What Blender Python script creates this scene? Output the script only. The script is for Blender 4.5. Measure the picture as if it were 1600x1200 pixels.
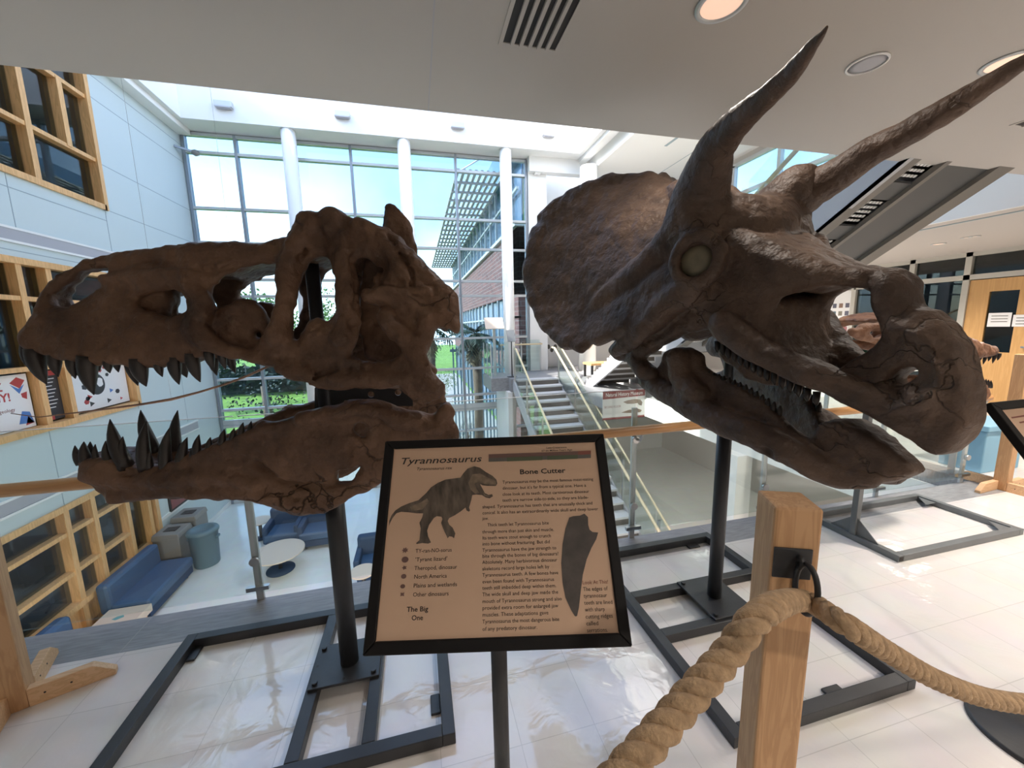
import bpy, bmesh, math, random
import numpy as np
from mathutils import Vector, Matrix, Quaternion, noise as mnoise

random.seed(4)
SC = bpy.context.scene
for o in list(bpy.data.objects):
    bpy.data.objects.remove(o)
COL = SC.collection
PI = math.pi

# ---------------------------------------------------------------- camera
cd = bpy.data.cameras.new('camera')
cam = bpy.data.objects.new('camera', cd)
COL.objects.link(cam)
cd.sensor_fit = 'HORIZONTAL'
cd.sensor_width = 36.0
cd.lens = 36.0 * 601.0 / 1600.0
cd.clip_start = 0.02
cd.clip_end = 400
cam.matrix_world = Matrix(((0.970602, 0.056395, -0.233989, 0.000000), (-0.239748, 0.140652, -0.960592, 0.000000), (-0.021261, 0.988452, 0.150038, 1.600000), (0, 0, 0, 1)))
SC.camera = cam

# ---------------------------------------------------------------- exposure, sky, sun
SC.view_settings.view_transform = 'Standard'
SC.view_settings.look = 'None'
SC.view_settings.gamma = 1.0
SC.view_settings.use_curve_mapping = False
SC.view_settings.exposure = EXPOSURE = 1.45
SC.cycles.max_bounces = 10
SC.cycles.diffuse_bounces = 5
SC.cycles.glossy_bounces = 4
SC.cycles.transparent_max_bounces = 24
SC.cycles.transmission_bounces = 6
SC.cycles.sample_clamp_indirect = 6.0
SC.cycles.use_denoising = True
SC.cycles.caustics_reflective = False
SC.cycles.caustics_refractive = False

world = bpy.data.worlds.new('sky')
SC.world = world
world.use_nodes = True
nt = world.node_tree
bg = nt.nodes['Background']
sky = nt.nodes.new('ShaderNodeTexSky')
sky.sky_type = 'NISHITA'
sky.sun_disc = False
sky.sun_elevation = math.radians(42)
sky.sun_rotation = math.radians(270)
sky.air_density = 1.0
sky.dust_density = 1.6
sky.ozone_density = 1.0
# soft white clouds mixed into the sky by direction
tc = nt.nodes.new('ShaderNodeTexCoord')
cn = nt.nodes.new('ShaderNodeTexNoise')
cn.inputs['Scale'].default_value = 2.6
cn.inputs['Detail'].default_value = 5
cr = nt.nodes.new('ShaderNodeValToRGB')
cr.color_ramp.elements[0].position = 0.36
cr.color_ramp.elements[1].position = 0.66
mx = nt.nodes.new('ShaderNodeMix')
mx.data_type = 'RGBA'
nt.links.new(tc.outputs['Generated'], cn.inputs['Vector'])
nt.links.new(cn.outputs['Fac'], cr.inputs['Fac'])
sep = nt.nodes.new('ShaderNodeSeparateXYZ')
mr = nt.nodes.new('ShaderNodeMapRange')
mr.inputs['From Min'].default_value = 0.20; mr.inputs['From Max'].default_value = 0.36
mr.inputs['To Min'].default_value = 1.0; mr.inputs['To Max'].default_value = 0.12
cm = nt.nodes.new('ShaderNodeMath'); cm.operation = 'MULTIPLY'
nt.links.new(tc.outputs['Generated'], sep.inputs[0])
nt.links.new(sep.outputs['Z'], mr.inputs['Value'])
nt.links.new(cr.outputs['Color'], cm.inputs[0])
nt.links.new(mr.outputs['Result'], cm.inputs[1])
nt.links.new(cm.outputs[0], mx.inputs['Factor'])
nt.links.new(sky.outputs['Color'], mx.inputs['A'])
mx.inputs['B'].default_value = (5.0, 5.6, 6.2, 1)
nt.links.new(mx.outputs['Result'], bg.inputs['Color'])
bg.inputs['Strength'].default_value = 0.36

sl = bpy.data.lights.new('sun', 'SUN')
sl.energy = 4.0
sl.angle = math.radians(0.6)
sl.color = (1.0, 0.95, 0.86)
sun = bpy.data.objects.new('sun', sl)
COL.objects.link(sun)
sun.rotation_euler = Vector((0.72, 0.01, -0.69)).to_track_quat('-Z', 'Y').to_euler()

def portal(loc, rot, sx, sy):
    l = bpy.data.lights.new('sky_portal', 'AREA')
    l.shape = 'RECTANGLE'; l.size = sx; l.size_y = sy
    l.cycles.is_portal = True
    o = bpy.data.objects.new('sky_portal', l)
    COL.objects.link(o); o.location = loc; o.rotation_euler = rot
    return o
portal((-1.0, 13.0, 1.7), (-PI/2, 0, 0), 9.8, 10.6)          # the tall window wall
portal((-0.05, 9.2, 9.15), (0, 0, 0), 10.9, 6.3)             # the skylight

# ---------------------------------------------------------------- helpers
def link(o, parent=None):
    COL.objects.link(o)
    if parent is not None:
        o.parent = parent
        if parent.type == 'EMPTY':
            o.matrix_parent_inverse = Matrix.Translation(parent.location).inverted()
    return o

def setp(o, label=None, cat=None, group=None, kind=None):
    if label: o['label'] = label
    if cat: o['category'] = cat
    if group: o['group'] = group
    if kind: o['kind'] = kind
    return o

def thing(name, label, cat, loc, group=None):
    o = bpy.data.objects.new(name, None)
    o.empty_display_size = 0.1
    COL.objects.link(o)
    o.location = loc
    return setp(o, label, cat, group)

def mesh_obj(name, verts, faces, mat, parent=None, smooth=False):
    me = bpy.data.meshes.new(name)
    me.from_pydata([tuple(v) for v in verts], [], faces)
    if smooth:
        me.polygons.foreach_set('use_smooth', [True] * len(me.polygons))
    if mat: me.materials.append(mat)
    me.update()
    return link(bpy.data.objects.new(name, me), parent)

class G:
    """collects shapes and links them as one mesh"""
    def __init__(s): s.v = []; s.f = []; s.sm = []
    def add(s, vs, fs, smooth=False):
        n = len(s.v)
        s.v += [tuple(v) for v in vs]
        s.f += [tuple(i + n for i in f) for f in fs]
        s.sm += [smooth] * len(fs)
        return s
    def box(s, a, b, rot=0, piv=None):
        x0, y0, z0 = a; x1, y1, z1 = b
        vs = [(x0,y0,z0),(x1,y0,z0),(x1,y1,z0),(x0,y1,z0),(x0,y0,z1),(x1,y0,z1),(x1,y1,z1),(x0,y1,z1)]
        if rot:
            px, py = piv or ((x0+x1)/2, (y0+y1)/2)
            c, q = math.cos(rot), math.sin(rot)
            vs = [(px+(x-px)*c-(y-py)*q, py+(x-px)*q+(y-py)*c, z) for x, y, z in vs]
        return s.add(vs, [(3,2,1,0),(4,5,6,7),(0,1,5,4),(1,2,6,5),(2,3,7,6),(3,0,4,7)])
    def bar(s, p, q, w, h=None, up=(0,0,1)):
        """rectangular bar between two points"""
        h = h or w
        p = Vector(p); q = Vector(q); d = (q-p).normalized()
        u = Vector(up)
        if abs(d.dot(u)) > 0.98: u = Vector((0,1,0))
        r = d.cross(u).normalized(); u = r.cross(d).normalized()
        vs = []
        for e in (p, q):
            for a, b in ((-1,-1),(1,-1),(1,1),(-1,1)):
                vs.append(e + r*a*w/2 + u*b*h/2)
        return s.add(vs, [(3,2,1,0),(4,5,6,7),(0,1,5,4),(1,2,6,5),(2,3,7,6),(3,0,4,7)])
    def tube(s, pts, rad, n=12, cap=True, closed=False):
        pts = [Vector(p) for p in pts]
        if not hasattr(rad, '__len__'): rad = [rad]*len(pts)
        m = len(pts); fr = []; prev = None
        for i, p in enumerate(pts):
            if closed: d = pts[(i+1) % m] - pts[i-1]
            else: d = pts[min(i+1, m-1)] - pts[max(i-1, 0)]
            d.normalize()
            if prev is None:
                a = Vector((0,0,1)) if abs(d.z) < 0.9 else Vector((1,0,0))
                r = d.cross(a).normalized()
            else:
                r = (prev - d*prev.dot(d)).normalized()
            prev = r; u = d.cross(r)
            fr.append([p + (r*math.cos(t*2*PI/n) + u*math.sin(t*2*PI/n))*rad[i] for t in range(n)])
        vs = [v for ring in fr for v in ring]; fs = []
        for i in range(m if closed else m-1):
            j = (i+1) % m
            for t in range(n):
                fs.append((i*n+t, i*n+(t+1) % n, j*n+(t+1) % n, j*n+t))
        s.add(vs, fs, True)
        if cap and not closed:
            b = len(s.v) - len(vs)
            s.f += [tuple(b+t for t in reversed(range(n))), tuple(b+(m-1)*n+t for t in range(n))]
            s.sm += [False, False]
        return s
    def cyl(s, c, r, z0, z1, n=32, r2=None):
        return s.tube([(c[0],c[1],z0),(c[0],c[1],z1)], [r, r if r2 is None else r2], n)
    def lathe(s, c, prof, n=32):
        vs = []; fs = []
        for r, z in prof:
            for t in range(n):
                vs.append((c[0]+r*math.cos(t*2*PI/n), c[1]+r*math.sin(t*2*PI/n), z))
        for i in range(len(prof)-1):
            for t in range(n):
                fs.append((i*n+t, i*n+(t+1) % n, (i+1)*n+(t+1) % n, (i+1)*n+t))
        s.add(vs, fs, True)
        b = len(s.v)-len(vs)
        s.f += [tuple(b+t for t in reversed(range(n))), tuple(b+(len(prof)-1)*n+t for t in range(n))]; s.sm += [False, False]
        return s
    def prism(s, poly, o, u, v, nrm, t):
        """extrude a 2D polygon: point = o + u*a + v*b, thickness t along nrm"""
        o, u, v, nrm = Vector(o), Vector(u), Vector(v), Vector(nrm)
        n = len(poly)
        a = [o + u*p[0] + v*p[1] for p in poly]; b = [p + nrm*t for p in a]
        fs = [tuple(reversed(range(n))), tuple(range(n, 2*n))]
        fs += [(i, (i+1) % n, n+(i+1) % n, n+i) for i in range(n)]
        return s.add(a+b, fs)
    def xf(s, M):
        s.v = [tuple(M @ Vector(v)) for v in s.v]; return s
    def build(s, name, mat, parent=None, bevel=0, seg=2):
        me = bpy.data.meshes.new(name)
        me.from_pydata(s.v, [], s.f)
        me.polygons.foreach_set('use_smooth', s.sm)
        if mat: me.materials.append(mat)
        me.update()
        bm = bmesh.new(); bm.from_mesh(me); bmesh.ops.recalc_face_normals(bm, faces=bm.faces); bm.to_mesh(me); bm.free()
        o = link(bpy.data.objects.new(name, me), parent)
        if bevel:
            m = o.modifiers.new('edge', 'BEVEL'); m.width = bevel; m.segments = seg; m.limit_method = 'ANGLE'; m.angle_limit = math.radians(40)
        return o

def children(o): return [c for c in bpy.data.objects if c.parent == o]
def copy_tree(o, delta=(0,0,0), label=None, rz=0):
    kids = {}
    for c in bpy.data.objects:
        if c.parent: kids.setdefault(c.parent.name, []).append(c)
    def rec(src, par):
        c = src.copy(); COL.objects.link(c)
        if par is not None: c.parent = par
        for k in kids.get(src.name, []): rec(k, c)
        return c
    r = rec(o, None)
    r.location = Vector(o.location) + Vector(delta); r.rotation_euler.z += rz
    if label: r['label'] = label
    return r

# ---------------------------------------------------------------- materials
def lin(c):
    return tuple(((x/255.0)/12.92 if x/255.0 <= 0.04045 else (((x/255.0)+0.055)/1.055)**2.4) for x in c)

def mat(name, col, rough=0.5, metal=0.0, var=0.0, vscale=6.0, bump=0.0, bscale=30.0, spec=0.5, emit=None, estr=0, coat=0, stretch=None):
    m = bpy.data.materials.new(name); m.use_nodes = True
    t = m.node_tree; p = t.nodes['Principled BSDF']
    p.inputs['Base Color'].default_value = (*col, 1)
    p.inputs['Roughness'].default_value = rough
    p.inputs['Metallic'].default_value = metal
    p.inputs['Specular IOR Level'].default_value = spec
    p.inputs['Coat Weight'].default_value = coat
    if emit:
        p.inputs['Emission Color'].default_value = (*emit, 1); p.inputs['Emission Strength'].default_value = estr
    if var or bump:
        tc = t.nodes.new('ShaderNodeTexCoord'); mp = t.nodes.new('ShaderNodeMapping')
        t.links.new(tc.outputs['Object'], mp.inputs['Vector'])
        if stretch: mp.inputs['Scale'].default_value = stretch
    if var:
        n = t.nodes.new('ShaderNodeTexNoise'); n.inputs['Scale'].default_value = vscale; n.inputs['Detail'].default_value = 6
        r = t.nodes.new('ShaderNodeValToRGB')
        r.color_ramp.elements[0].position = 0.3; r.color_ramp.elements[1].position = 0.7
        r.color_ramp.elements[0].color = (*[c*(1-var) for c in col], 1)
        r.color_ramp.elements[1].color = (*[min(1, c*(1+var)) for c in col], 1)
        t.links.new(mp.outputs[0], n.inputs['Vector']); t.links.new(n.outputs['Fac'], r.inputs['Fac'])
        t.links.new(r.outputs['Color'], p.inputs['Base Color'])
    if bump:
        n2 = t.nodes.new('ShaderNodeTexNoise'); n2.inputs['Scale'].default_value = bscale; n2.inputs['Detail'].default_value = 5
        b = t.nodes.new('ShaderNodeBump'); b.inputs['Strength'].default_value = bump; b.inputs['Distance'].default_value = 0.02
        t.links.new(mp.outputs[0], n2.inputs['Vector']); t.links.new(n2.outputs['Fac'], b.inputs['Height'])
        t.links.new(b.outputs['Normal'], p.inputs['Normal'])
    return m

def glass(name, tint=(1,1,1), refl=1.0, rough=0.0):
    m = bpy.data.materials.new(name); m.use_nodes = True
    t = m.node_tree; t.nodes.clear()
    out = t.nodes.new('ShaderNodeOutputMaterial'); mixn = t.nodes.new('ShaderNodeMixShader')
    tr = t.nodes.new('ShaderNodeBsdfTransparent'); gl = t.nodes.new('ShaderNodeBsdfGlossy'); fr = t.nodes.new('ShaderNodeFresnel')
    tr.inputs['Color'].default_value = (*tint, 1); gl.inputs['Roughness'].default_value = rough
    gl.inputs['Color'].default_value = (refl, refl, refl, 1); fr.inputs['IOR'].default_value = 1.45
    ge = t.nodes.new('ShaderNodeNewGeometry'); io = t.nodes.new('ShaderNodeMix')
    io.inputs['A'].default_value = 1.45; io.inputs['B'].default_value = 1/1.45
    t.links.new(ge.outputs['Backfacing'], io.inputs['Factor']); t.links.new(io.outputs['Result'], fr.inputs['IOR'])
    t.links.new(fr.outputs[0], mixn.inputs[0]); t.links.new(tr.outputs[0], mixn.inputs[1]); t.links.new(gl.outputs[0], mixn.inputs[2])
    t.links.new(mixn.outputs[0], out.inputs['Surface'])
    return m

def wood(name, col, dark, scale=1.0, axis='Z', rough=0.5):
    """long grain along one axis with rings and a few knots"""
    m = bpy.data.materials.new(name); m.use_nodes = True
    t = m.node_tree; p = t.nodes['Principled BSDF']; p.inputs['Roughness'].default_value = rough
    tc = t.nodes.new('ShaderNodeTexCoord'); mp = t.nodes.new('ShaderNodeMapping')
    s = {'X': (1.2, 14, 14), 'Y': (14, 1.2, 14), 'Z': (14, 14, 1.2)}[axis]
    mp.inputs['Scale'].default_value = tuple(k*scale for k in s)
    n = t.nodes.new('ShaderNodeTexNoise'); n.inputs['Scale'].default_value = 2.0; n.inputs['Detail'].default_value = 7; n.inputs['Distortion'].default_value = 1.2
    w = t.nodes.new('ShaderNodeMath'); w.operation = 'SINE'
    mul = t.nodes.new('ShaderNodeMath'); mul.operation = 'MULTIPLY'; mul.inputs[1].default_value = 22
    r = t.nodes.new('ShaderNodeValToRGB')
    r.color_ramp.elements[0].color = (*dark, 1); r.color_ramp.elements[1].color = (*col, 1)
    r.color_ramp.elements[0].position = -0.0; r.color_ramp.elements[1].position = 0.75
    mm = t.nodes.new('ShaderNodeMath'); mm.operation = 'MULTIPLY_ADD'; mm.inputs[1].default_value = 0.35; mm.inputs[2].default_value = 0.65
    t.links.new(tc.outputs['Object'], mp.inputs['Vector']); t.links.new(mp.outputs[0], n.inputs['Vector'])
    t.links.new(n.outputs['Fac'], mul.inputs[0]); t.links.new(mul.outputs[0], w.inputs[0]); t.links.new(w.outputs[0], mm.inputs[0])
    t.links.new(mm.outputs[0], r.inputs['Fac']); t.links.new(r.outputs['Color'], p.inputs['Base Color'])
    return m

def bone(name, cols, bscale=1.0, crack=0.55):
    m = bpy.data.materials.new(name); m.use_nodes = True
    t = m.node_tree; p = t.nodes['Principled BSDF']; p.inputs['Roughness'].default_value = 0.55; p.inputs['Specular IOR Level'].default_value = 0.4
    tc = t.nodes.new('ShaderNodeTexCoord')
    n = t.nodes.new('ShaderNodeTexNoise'); n.inputs['Scale'].default_value = 4.5; n.inputs['Detail'].default_value = 8; n.inputs['Roughness'].default_value = 0.62
    r = t.nodes.new('ShaderNodeValToRGB')
    e = r.color_ramp.elements
    e[0].position = 0.30; e[0].color = (*cols[0], 1); e[1].position = 0.72; e[1].color = (*cols[2], 1)
    k = e.new(0.5); k.color = (*cols[1], 1)
    # cracks: thin dark lines where stretched voronoi cells meet
    mp = t.nodes.new('ShaderNodeMapping'); mp.inputs['Scale'].default_value = (5, 5, 9)
    nz = t.nodes.new('ShaderNodeTexNoise'); nz.inputs['Scale'].default_value = 7; nz.inputs['Detail'].default_value = 4
    ad = t.nodes.new('ShaderNodeMix'); ad.data_type = 'VECTOR'; ad.inputs['Factor'].default_value = 0.22
    v = t.nodes.new('ShaderNodeTexVoronoi'); v.feature = 'DISTANCE_TO_EDGE'; v.inputs['Scale'].default_value = 1.0 * bscale
    cr = t.nodes.new('ShaderNodeValToRGB'); cr.color_ramp.elements[0].position = 0.0; cr.color_ramp.elements[1].position = 0.022
    # only some of the cell edges open into cracks
    msk = t.nodes.new('ShaderNodeTexNoise'); msk.inputs['Scale'].default_value = 2.3
    mr = t.nodes.new('ShaderNodeValToRGB'); mr.color_ramp.elements[0].position = 0.56; mr.color_ramp.elements[1].position = 0.66
    mxc = t.nodes.new('ShaderNodeMath'); mxc.operation = 'MAXIMUM'
    inv = t.nodes.new('ShaderNodeMath'); inv.operation = 'SUBTRACT'; inv.inputs[0].default_value = 1.0
    mul = t.nodes.new('ShaderNodeMix'); mul.data_type = 'RGBA'; mul.blend_type = 'MULTIPLY'
    t.links.new(tc.outputs['Object'], n.inputs['Vector']); t.links.new(n.outputs['Fac'], r.inputs['Fac'])
    t.links.new(tc.outputs['Object'], nz.inputs['Vector'])
    t.links.new(tc.outputs['Object'], ad.inputs['A']); t.links.new(nz.outputs['Color'], ad.inputs['B'])
    t.links.new(ad.outputs['Result'], mp.inputs['Vector']); t.links.new(mp.outputs[0], v.inputs['Vector'])
    t.links.new(v.outputs['Distance'], cr.inputs['Fac'])
    t.links.new(tc.outputs['Object'], msk.inputs['Vector']); t.links.new(msk.outputs['Fac'], mr.inputs['Fac'])
    t.links.new(mr.outputs['Color'], inv.inputs[1]); t.links.new(cr.outputs['Color'], mxc.inputs[0]); t.links.new(inv.outputs[0], mxc.inputs[1])
    mul.inputs['Factor'].default_value = crack
    t.links.new(r.outputs['Color'], mul.inputs['A']); t.links.new(mxc.outputs[0], mul.inputs['B'])
    t.links.new(mul.outputs['Result'], p.inputs['Base Color'])
    # fine grain relief
    n2 = t.nodes.new('ShaderNodeTexNoise'); n2.inputs['Scale'].default_value = 38; n2.inputs['Detail'].default_value = 6
    n3 = t.nodes.new('ShaderNodeTexNoise'); n3.inputs['Scale'].default_value = 11; n3.inputs['Detail'].default_value = 4
    h = t.nodes.new('ShaderNodeMath'); h.operation = 'MULTIPLY_ADD'; h.inputs[1].default_value = 0.5
    h2 = t.nodes.new('ShaderNodeMath'); h2.operation = 'MULTIPLY_ADD'; h2.inputs[1].default_value = 1.2
    t.links.new(tc.outputs['Object'], n2.inputs['Vector']); t.links.new(tc.outputs['Object'], n3.inputs['Vector'])
    cw = t.nodes.new('ShaderNodeMath'); cw.operation = 'MULTIPLY'; cw.inputs[1].default_value = crack*1.6
    t.links.new(mxc.outputs[0], cw.inputs[0])
    t.links.new(n2.outputs['Fac'], h.inputs[0]); t.links.new(cw.outputs[0], h.inputs[2])
    t.links.new(n3.outputs['Fac'], h2.inputs[0]); t.links.new(h.outputs[0], h2.inputs[2])
    b = t.nodes.new('ShaderNodeBump'); b.inputs['Strength'].default_value = 0.9; b.inputs['Distance'].default_value = 0.018
    t.links.new(h2.outputs[0], b.inputs['Height']); t.links.new(b.outputs['Normal'], p.inputs['Normal'])
    return m

def tile(name, c1, c2, grout, size, rough, wav=0.0):
    m = bpy.data.materials.new(name); m.use_nodes = True
    t = m.node_tree; p = t.nodes['Principled BSDF']; p.inputs['Roughness'].default_value = rough; p.inputs['Specular IOR Level'].default_value = 0.9
    tc = t.nodes.new('ShaderNodeTexCoord')
    b = t.nodes.new('ShaderNodeTexBrick'); b.offset = 0.0; b.squash = 1.0
    b.inputs['Scale'].default_value = 1.0; b.inputs['Brick Width'].default_value = size; b.inputs['Row Height'].default_value = size
    b.inputs['Mortar Size'].default_value = 0.0016; b.inputs['Mortar Smooth'].default_value = 0.1; b.inputs['Bias'].default_value = 0.0
    b.inputs['Color1'].default_value = (*c1, 1); b.inputs['Color2'].default_value = (*c2, 1); b.inputs['Mortar'].default_value = (*grout, 1)
    n = t.nodes.new('ShaderNodeTexNoise'); n.inputs['Scale'].default_value = 5; n.inputs['Detail'].default_value = 7
    mul = t.nodes.new('ShaderNodeMix'); mul.data_type = 'RGBA'; mul.blend_type = 'MULTIPLY'; mul.inputs['Factor'].default_value = 0.14
    t.links.new(tc.outputs['Object'], b.inputs['Vector']); t.links.new(tc.outputs['Object'], n.inputs['Vector'])
    t.links.new(b.outputs['Color'], mul.inputs['A']); t.links.new(n.outputs['Color'], mul.inputs['B'])
    t.links.new(mul.outputs['Result'], p.inputs['Base Color'])
    if wav:
        n2 = t.nodes.new('ShaderNodeTexNoise'); n2.inputs['Scale'].default_value = 6.5; n2.inputs['Detail'].default_value = 3; n2.inputs['Distortion'].default_value = 0.8
        bu = t.nodes.new('ShaderNodeBump'); bu.inputs['Strength'].default_value = wav; bu.inputs['Distance'].default_value = 0.02
        t.links.new(tc.outputs['Object'], n2.inputs['Vector']); t.links.new(n2.outputs['Fac'], bu.inputs['Height']); t.links.new(bu.outputs['Normal'], p.inputs['Normal'])
    return m

M = dict(
    tile=tile('vinyl_tile', (0.80,0.76,0.73), (0.83,0.79,0.76), (0.64,0.61,0.58), 0.305, 0.07, 0.16),
    tile_low=tile('lower_tile', (0.82,0.83,0.79), (0.85,0.86,0.82), (0.7,0.72,0.7), 0.61, 0.16, 0.05),
    stone=mat('grey_stone', (0.27,0.275,0.285), 0.45, var=0.18, vscale=20, bump=0.05, bscale=80, stretch=(0.5,3,1)),
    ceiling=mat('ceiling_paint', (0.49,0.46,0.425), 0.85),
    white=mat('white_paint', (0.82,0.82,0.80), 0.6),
    bluewall=mat('pale_blue_wall', (0.58,0.665,0.675), 0.55),
    band=mat('wall_band', (0.42,0.42,0.45), 0.5),
    joint=mat('wall_joint', (0.32,0.40,0.44), 0.7),
    oak=wood('honey_oak', (0.78,0.46,0.20), (0.58,0.32,0.12), 0.6, 'Z', 0.45),
    rail=wood('oak_rail', (0.66,0.35,0.14), (0.52,0.26,0.10), 0.8, 'X', 0.35),
    fir=wood('fir_post', (0.58,0.34,0.17), (0.44,0.235,0.105), 1.4, 'Z', 0.6),
    firx=wood('fir_foot', (0.72,0.46,0.26), (0.58,0.34,0.17), 1.4, 'X', 0.6),
    steel=mat('brushed_steel', (0.55,0.55,0.55), 0.28, 1.0),
    alu=mat('window_aluminium', (0.30,0.33,0.37), 0.4, 0.5),
    alu2=mat('light_aluminium', (0.55,0.57,0.58), 0.4, 0.4),
    black=mat('black_steel', (0.028,0.029,0.032), 0.42, 0.0, var=0.15, vscale=8, bump=0.03, bscale=60),
    blackw=mat('black_wood', (0.008,0.007,0.007), 0.5, spec=0.2),
    grey=mat('grey_painted_steel', (0.16,0.17,0.175), 0.4, 0.2, var=0.08),
    glass=glass('clear_glass', (0.93,0.97,0.96)),
    winglass=glass('window_glass', (0.58,0.66,0.70), 0.8),
    darkglass=glass('interior_glass', (0.62,0.66,0.66), 1.0),
    trex=bone('brown_cast', ((0.050,0.026,0.015),(0.115,0.060,0.034),(0.20,0.11,0.064))),
    trice=bone('grey_brown_cast', ((0.042,0.026,0.019),(0.088,0.055,0.038),(0.15,0.094,0.063)), 0.8, 0.26),
    tooth=mat('dark_tooth', (0.020,0.014,0.011), 0.35, var=0.3, vscale=25, bump=0.1, bscale=60),
    slim=bone('red_brown_cast', ((0.10,0.045,0.025),(0.21,0.10,0.055),(0.34,0.18,0.10))),
    plug=mat('olive_plug', (0.20,0.17,0.11), 0.6, var=0.25, vscale=14),
    rope=mat('manila_rope', (0.46,0.31,0.18), 0.9, var=0.25, vscale=60, bump=0.4, bscale=180, stretch=(1,1,1)),
    blue=mat('blue_vinyl', (0.05,0.105,0.205), 0.45),
    navy=mat('navy_fabric', (0.025,0.055,0.12), 0.7),
    plastic=mat('blue_grey_plastic', (0.10,0.17,0.21), 0.4),
    plasgrey=mat('taupe_plastic', (0.22,0.21,0.20), 0.5),
    paper=mat('tan_paper', (0.62,0.415,0.285), 0.6, var=0.06, vscale=3),
    ink=mat('black_ink', (0.02,0.015,0.013), 0.6),
    dinoink=mat('illustration_ink', (0.10,0.075,0.055), 0.6, var=0.55, vscale=45, stretch=(1.6,0.5,0.5)),
    dinolight=mat('illustration_light', (0.20,0.145,0.10), 0.6, var=0.4, vscale=60),
    toothink=mat('tooth_picture_ink', (0.075,0.062,0.055), 0.6, var=0.3, vscale=30),
    redink=mat('red_brown_ink', (0.22,0.07,0.05), 0.6),
    barred=mat('timeline_brown', (0.16,0.085,0.07), 0.6), bargreen=mat('timeline_green', (0.085,0.105,0.06), 0.6), bargrey=mat('timeline_grey', (0.12,0.11,0.095), 0.6),
    posterw=mat('poster_white', (0.80,0.80,0.80), 0.5), posterk=mat('poster_black', (0.035,0.035,0.04), 0.5),
    posterr=mat('poster_red', (0.45,0.06,0.06), 0.5), posterb=mat('poster_blue', (0.08,0.20,0.50), 0.5), maroon=mat('maroon_banner', (0.22,0.045,0.045), 0.6),
    tabletop=mat('pale_laminate', (0.66,0.55,0.44), 0.4),
    dark=mat('dark_room', (0.10,0.105,0.105), 0.8), dark2=mat('dark_furniture', (0.03,0.035,0.04), 0.6),
    lamp=mat('warm_lamp', (0.9,0.7,0.55), 0.5, emit=(1.0,0.64,0.47), estr=0.24),
    lampw=mat('white_lamp', (0.9,0.9,0.9), 0.5, emit=(1.0,0.9,0.78), estr=6),
    grass=mat('lawn_grass', (0.16,0.30,0.05), 0.9, var=0.35, vscale=2.0, bump=0.5, bscale=40),
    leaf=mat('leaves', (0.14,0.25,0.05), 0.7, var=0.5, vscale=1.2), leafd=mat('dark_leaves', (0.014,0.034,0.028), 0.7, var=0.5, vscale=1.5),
    leafp=mat('palm_leaves', (0.022,0.05,0.036), 0.6, var=0.4, vscale=2), trunk=mat('bark', (0.16,0.12,0.09), 0.9, var=0.3),
    dryleaf=mat('dry_fronds', (0.30,0.24,0.15), 0.9, var=0.3),
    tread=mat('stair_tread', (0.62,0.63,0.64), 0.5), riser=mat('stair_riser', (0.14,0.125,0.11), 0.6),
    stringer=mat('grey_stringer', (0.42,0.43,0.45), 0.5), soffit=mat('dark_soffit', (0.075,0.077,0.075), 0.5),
    concrete=mat('path_concrete', (0.42,0.40,0.38), 0.8), road=mat('dark_hedge_ground', (0.03,0.06,0.05), 0.9),
    door=wood('door_maple', (0.62,0.36,0.14), (0.52,0.29,0.10), 0.35, 'Z', 0.4),
    trimw=mat('door_frame_paint', (0.50,0.48,0.43), 0.5),
    bluesteel=mat('blue_glass_panel', (0.08,0.17,0.30), 0.15),
)
# brick
def brickmat():
    m = bpy.data.materials.new('red_brown_brick'); m.use_nodes = True
    t = m.node_tree; p = t.nodes['Principled BSDF']; p.inputs['Roughness'].default_value = 0.85
    tc = t.nodes.new('ShaderNodeTexCoord'); sx = t.nodes.new('ShaderNodeSeparateXYZ'); cx = t.nodes.new('ShaderNodeCombineXYZ'); ad = t.nodes.new('ShaderNodeMath')
    b = t.nodes.new('ShaderNodeTexBrick'); b.inputs['Scale'].default_value = 1.0; b.inputs['Brick Width'].default_value = 0.6; b.inputs['Row Height'].default_value = 0.2
    b.inputs['Mortar Size'].default_value = 0.02
    b.inputs['Color1'].default_value = (0.20,0.085,0.08,1); b.inputs['Color2'].default_value = (0.12,0.062,0.065,1); b.inputs['Mortar'].default_value = (0.24,0.19,0.19,1)
    t.links.new(tc.outputs['Object'], sx.inputs[0]); t.links.new(sx.outputs[0], ad.inputs[0]); t.links.new(sx.outputs[1], ad.inputs[1])
    t.links.new(ad.outputs[0], cx.inputs[0]); t.links.new(sx.outputs[2], cx.inputs[1]); t.links.new(cx.outputs[0], b.inputs['Vector'])
    t.links.new(b.outputs['Color'], p.inputs['Base Color'])
    return m
M['brick'] = brickmat()

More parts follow.
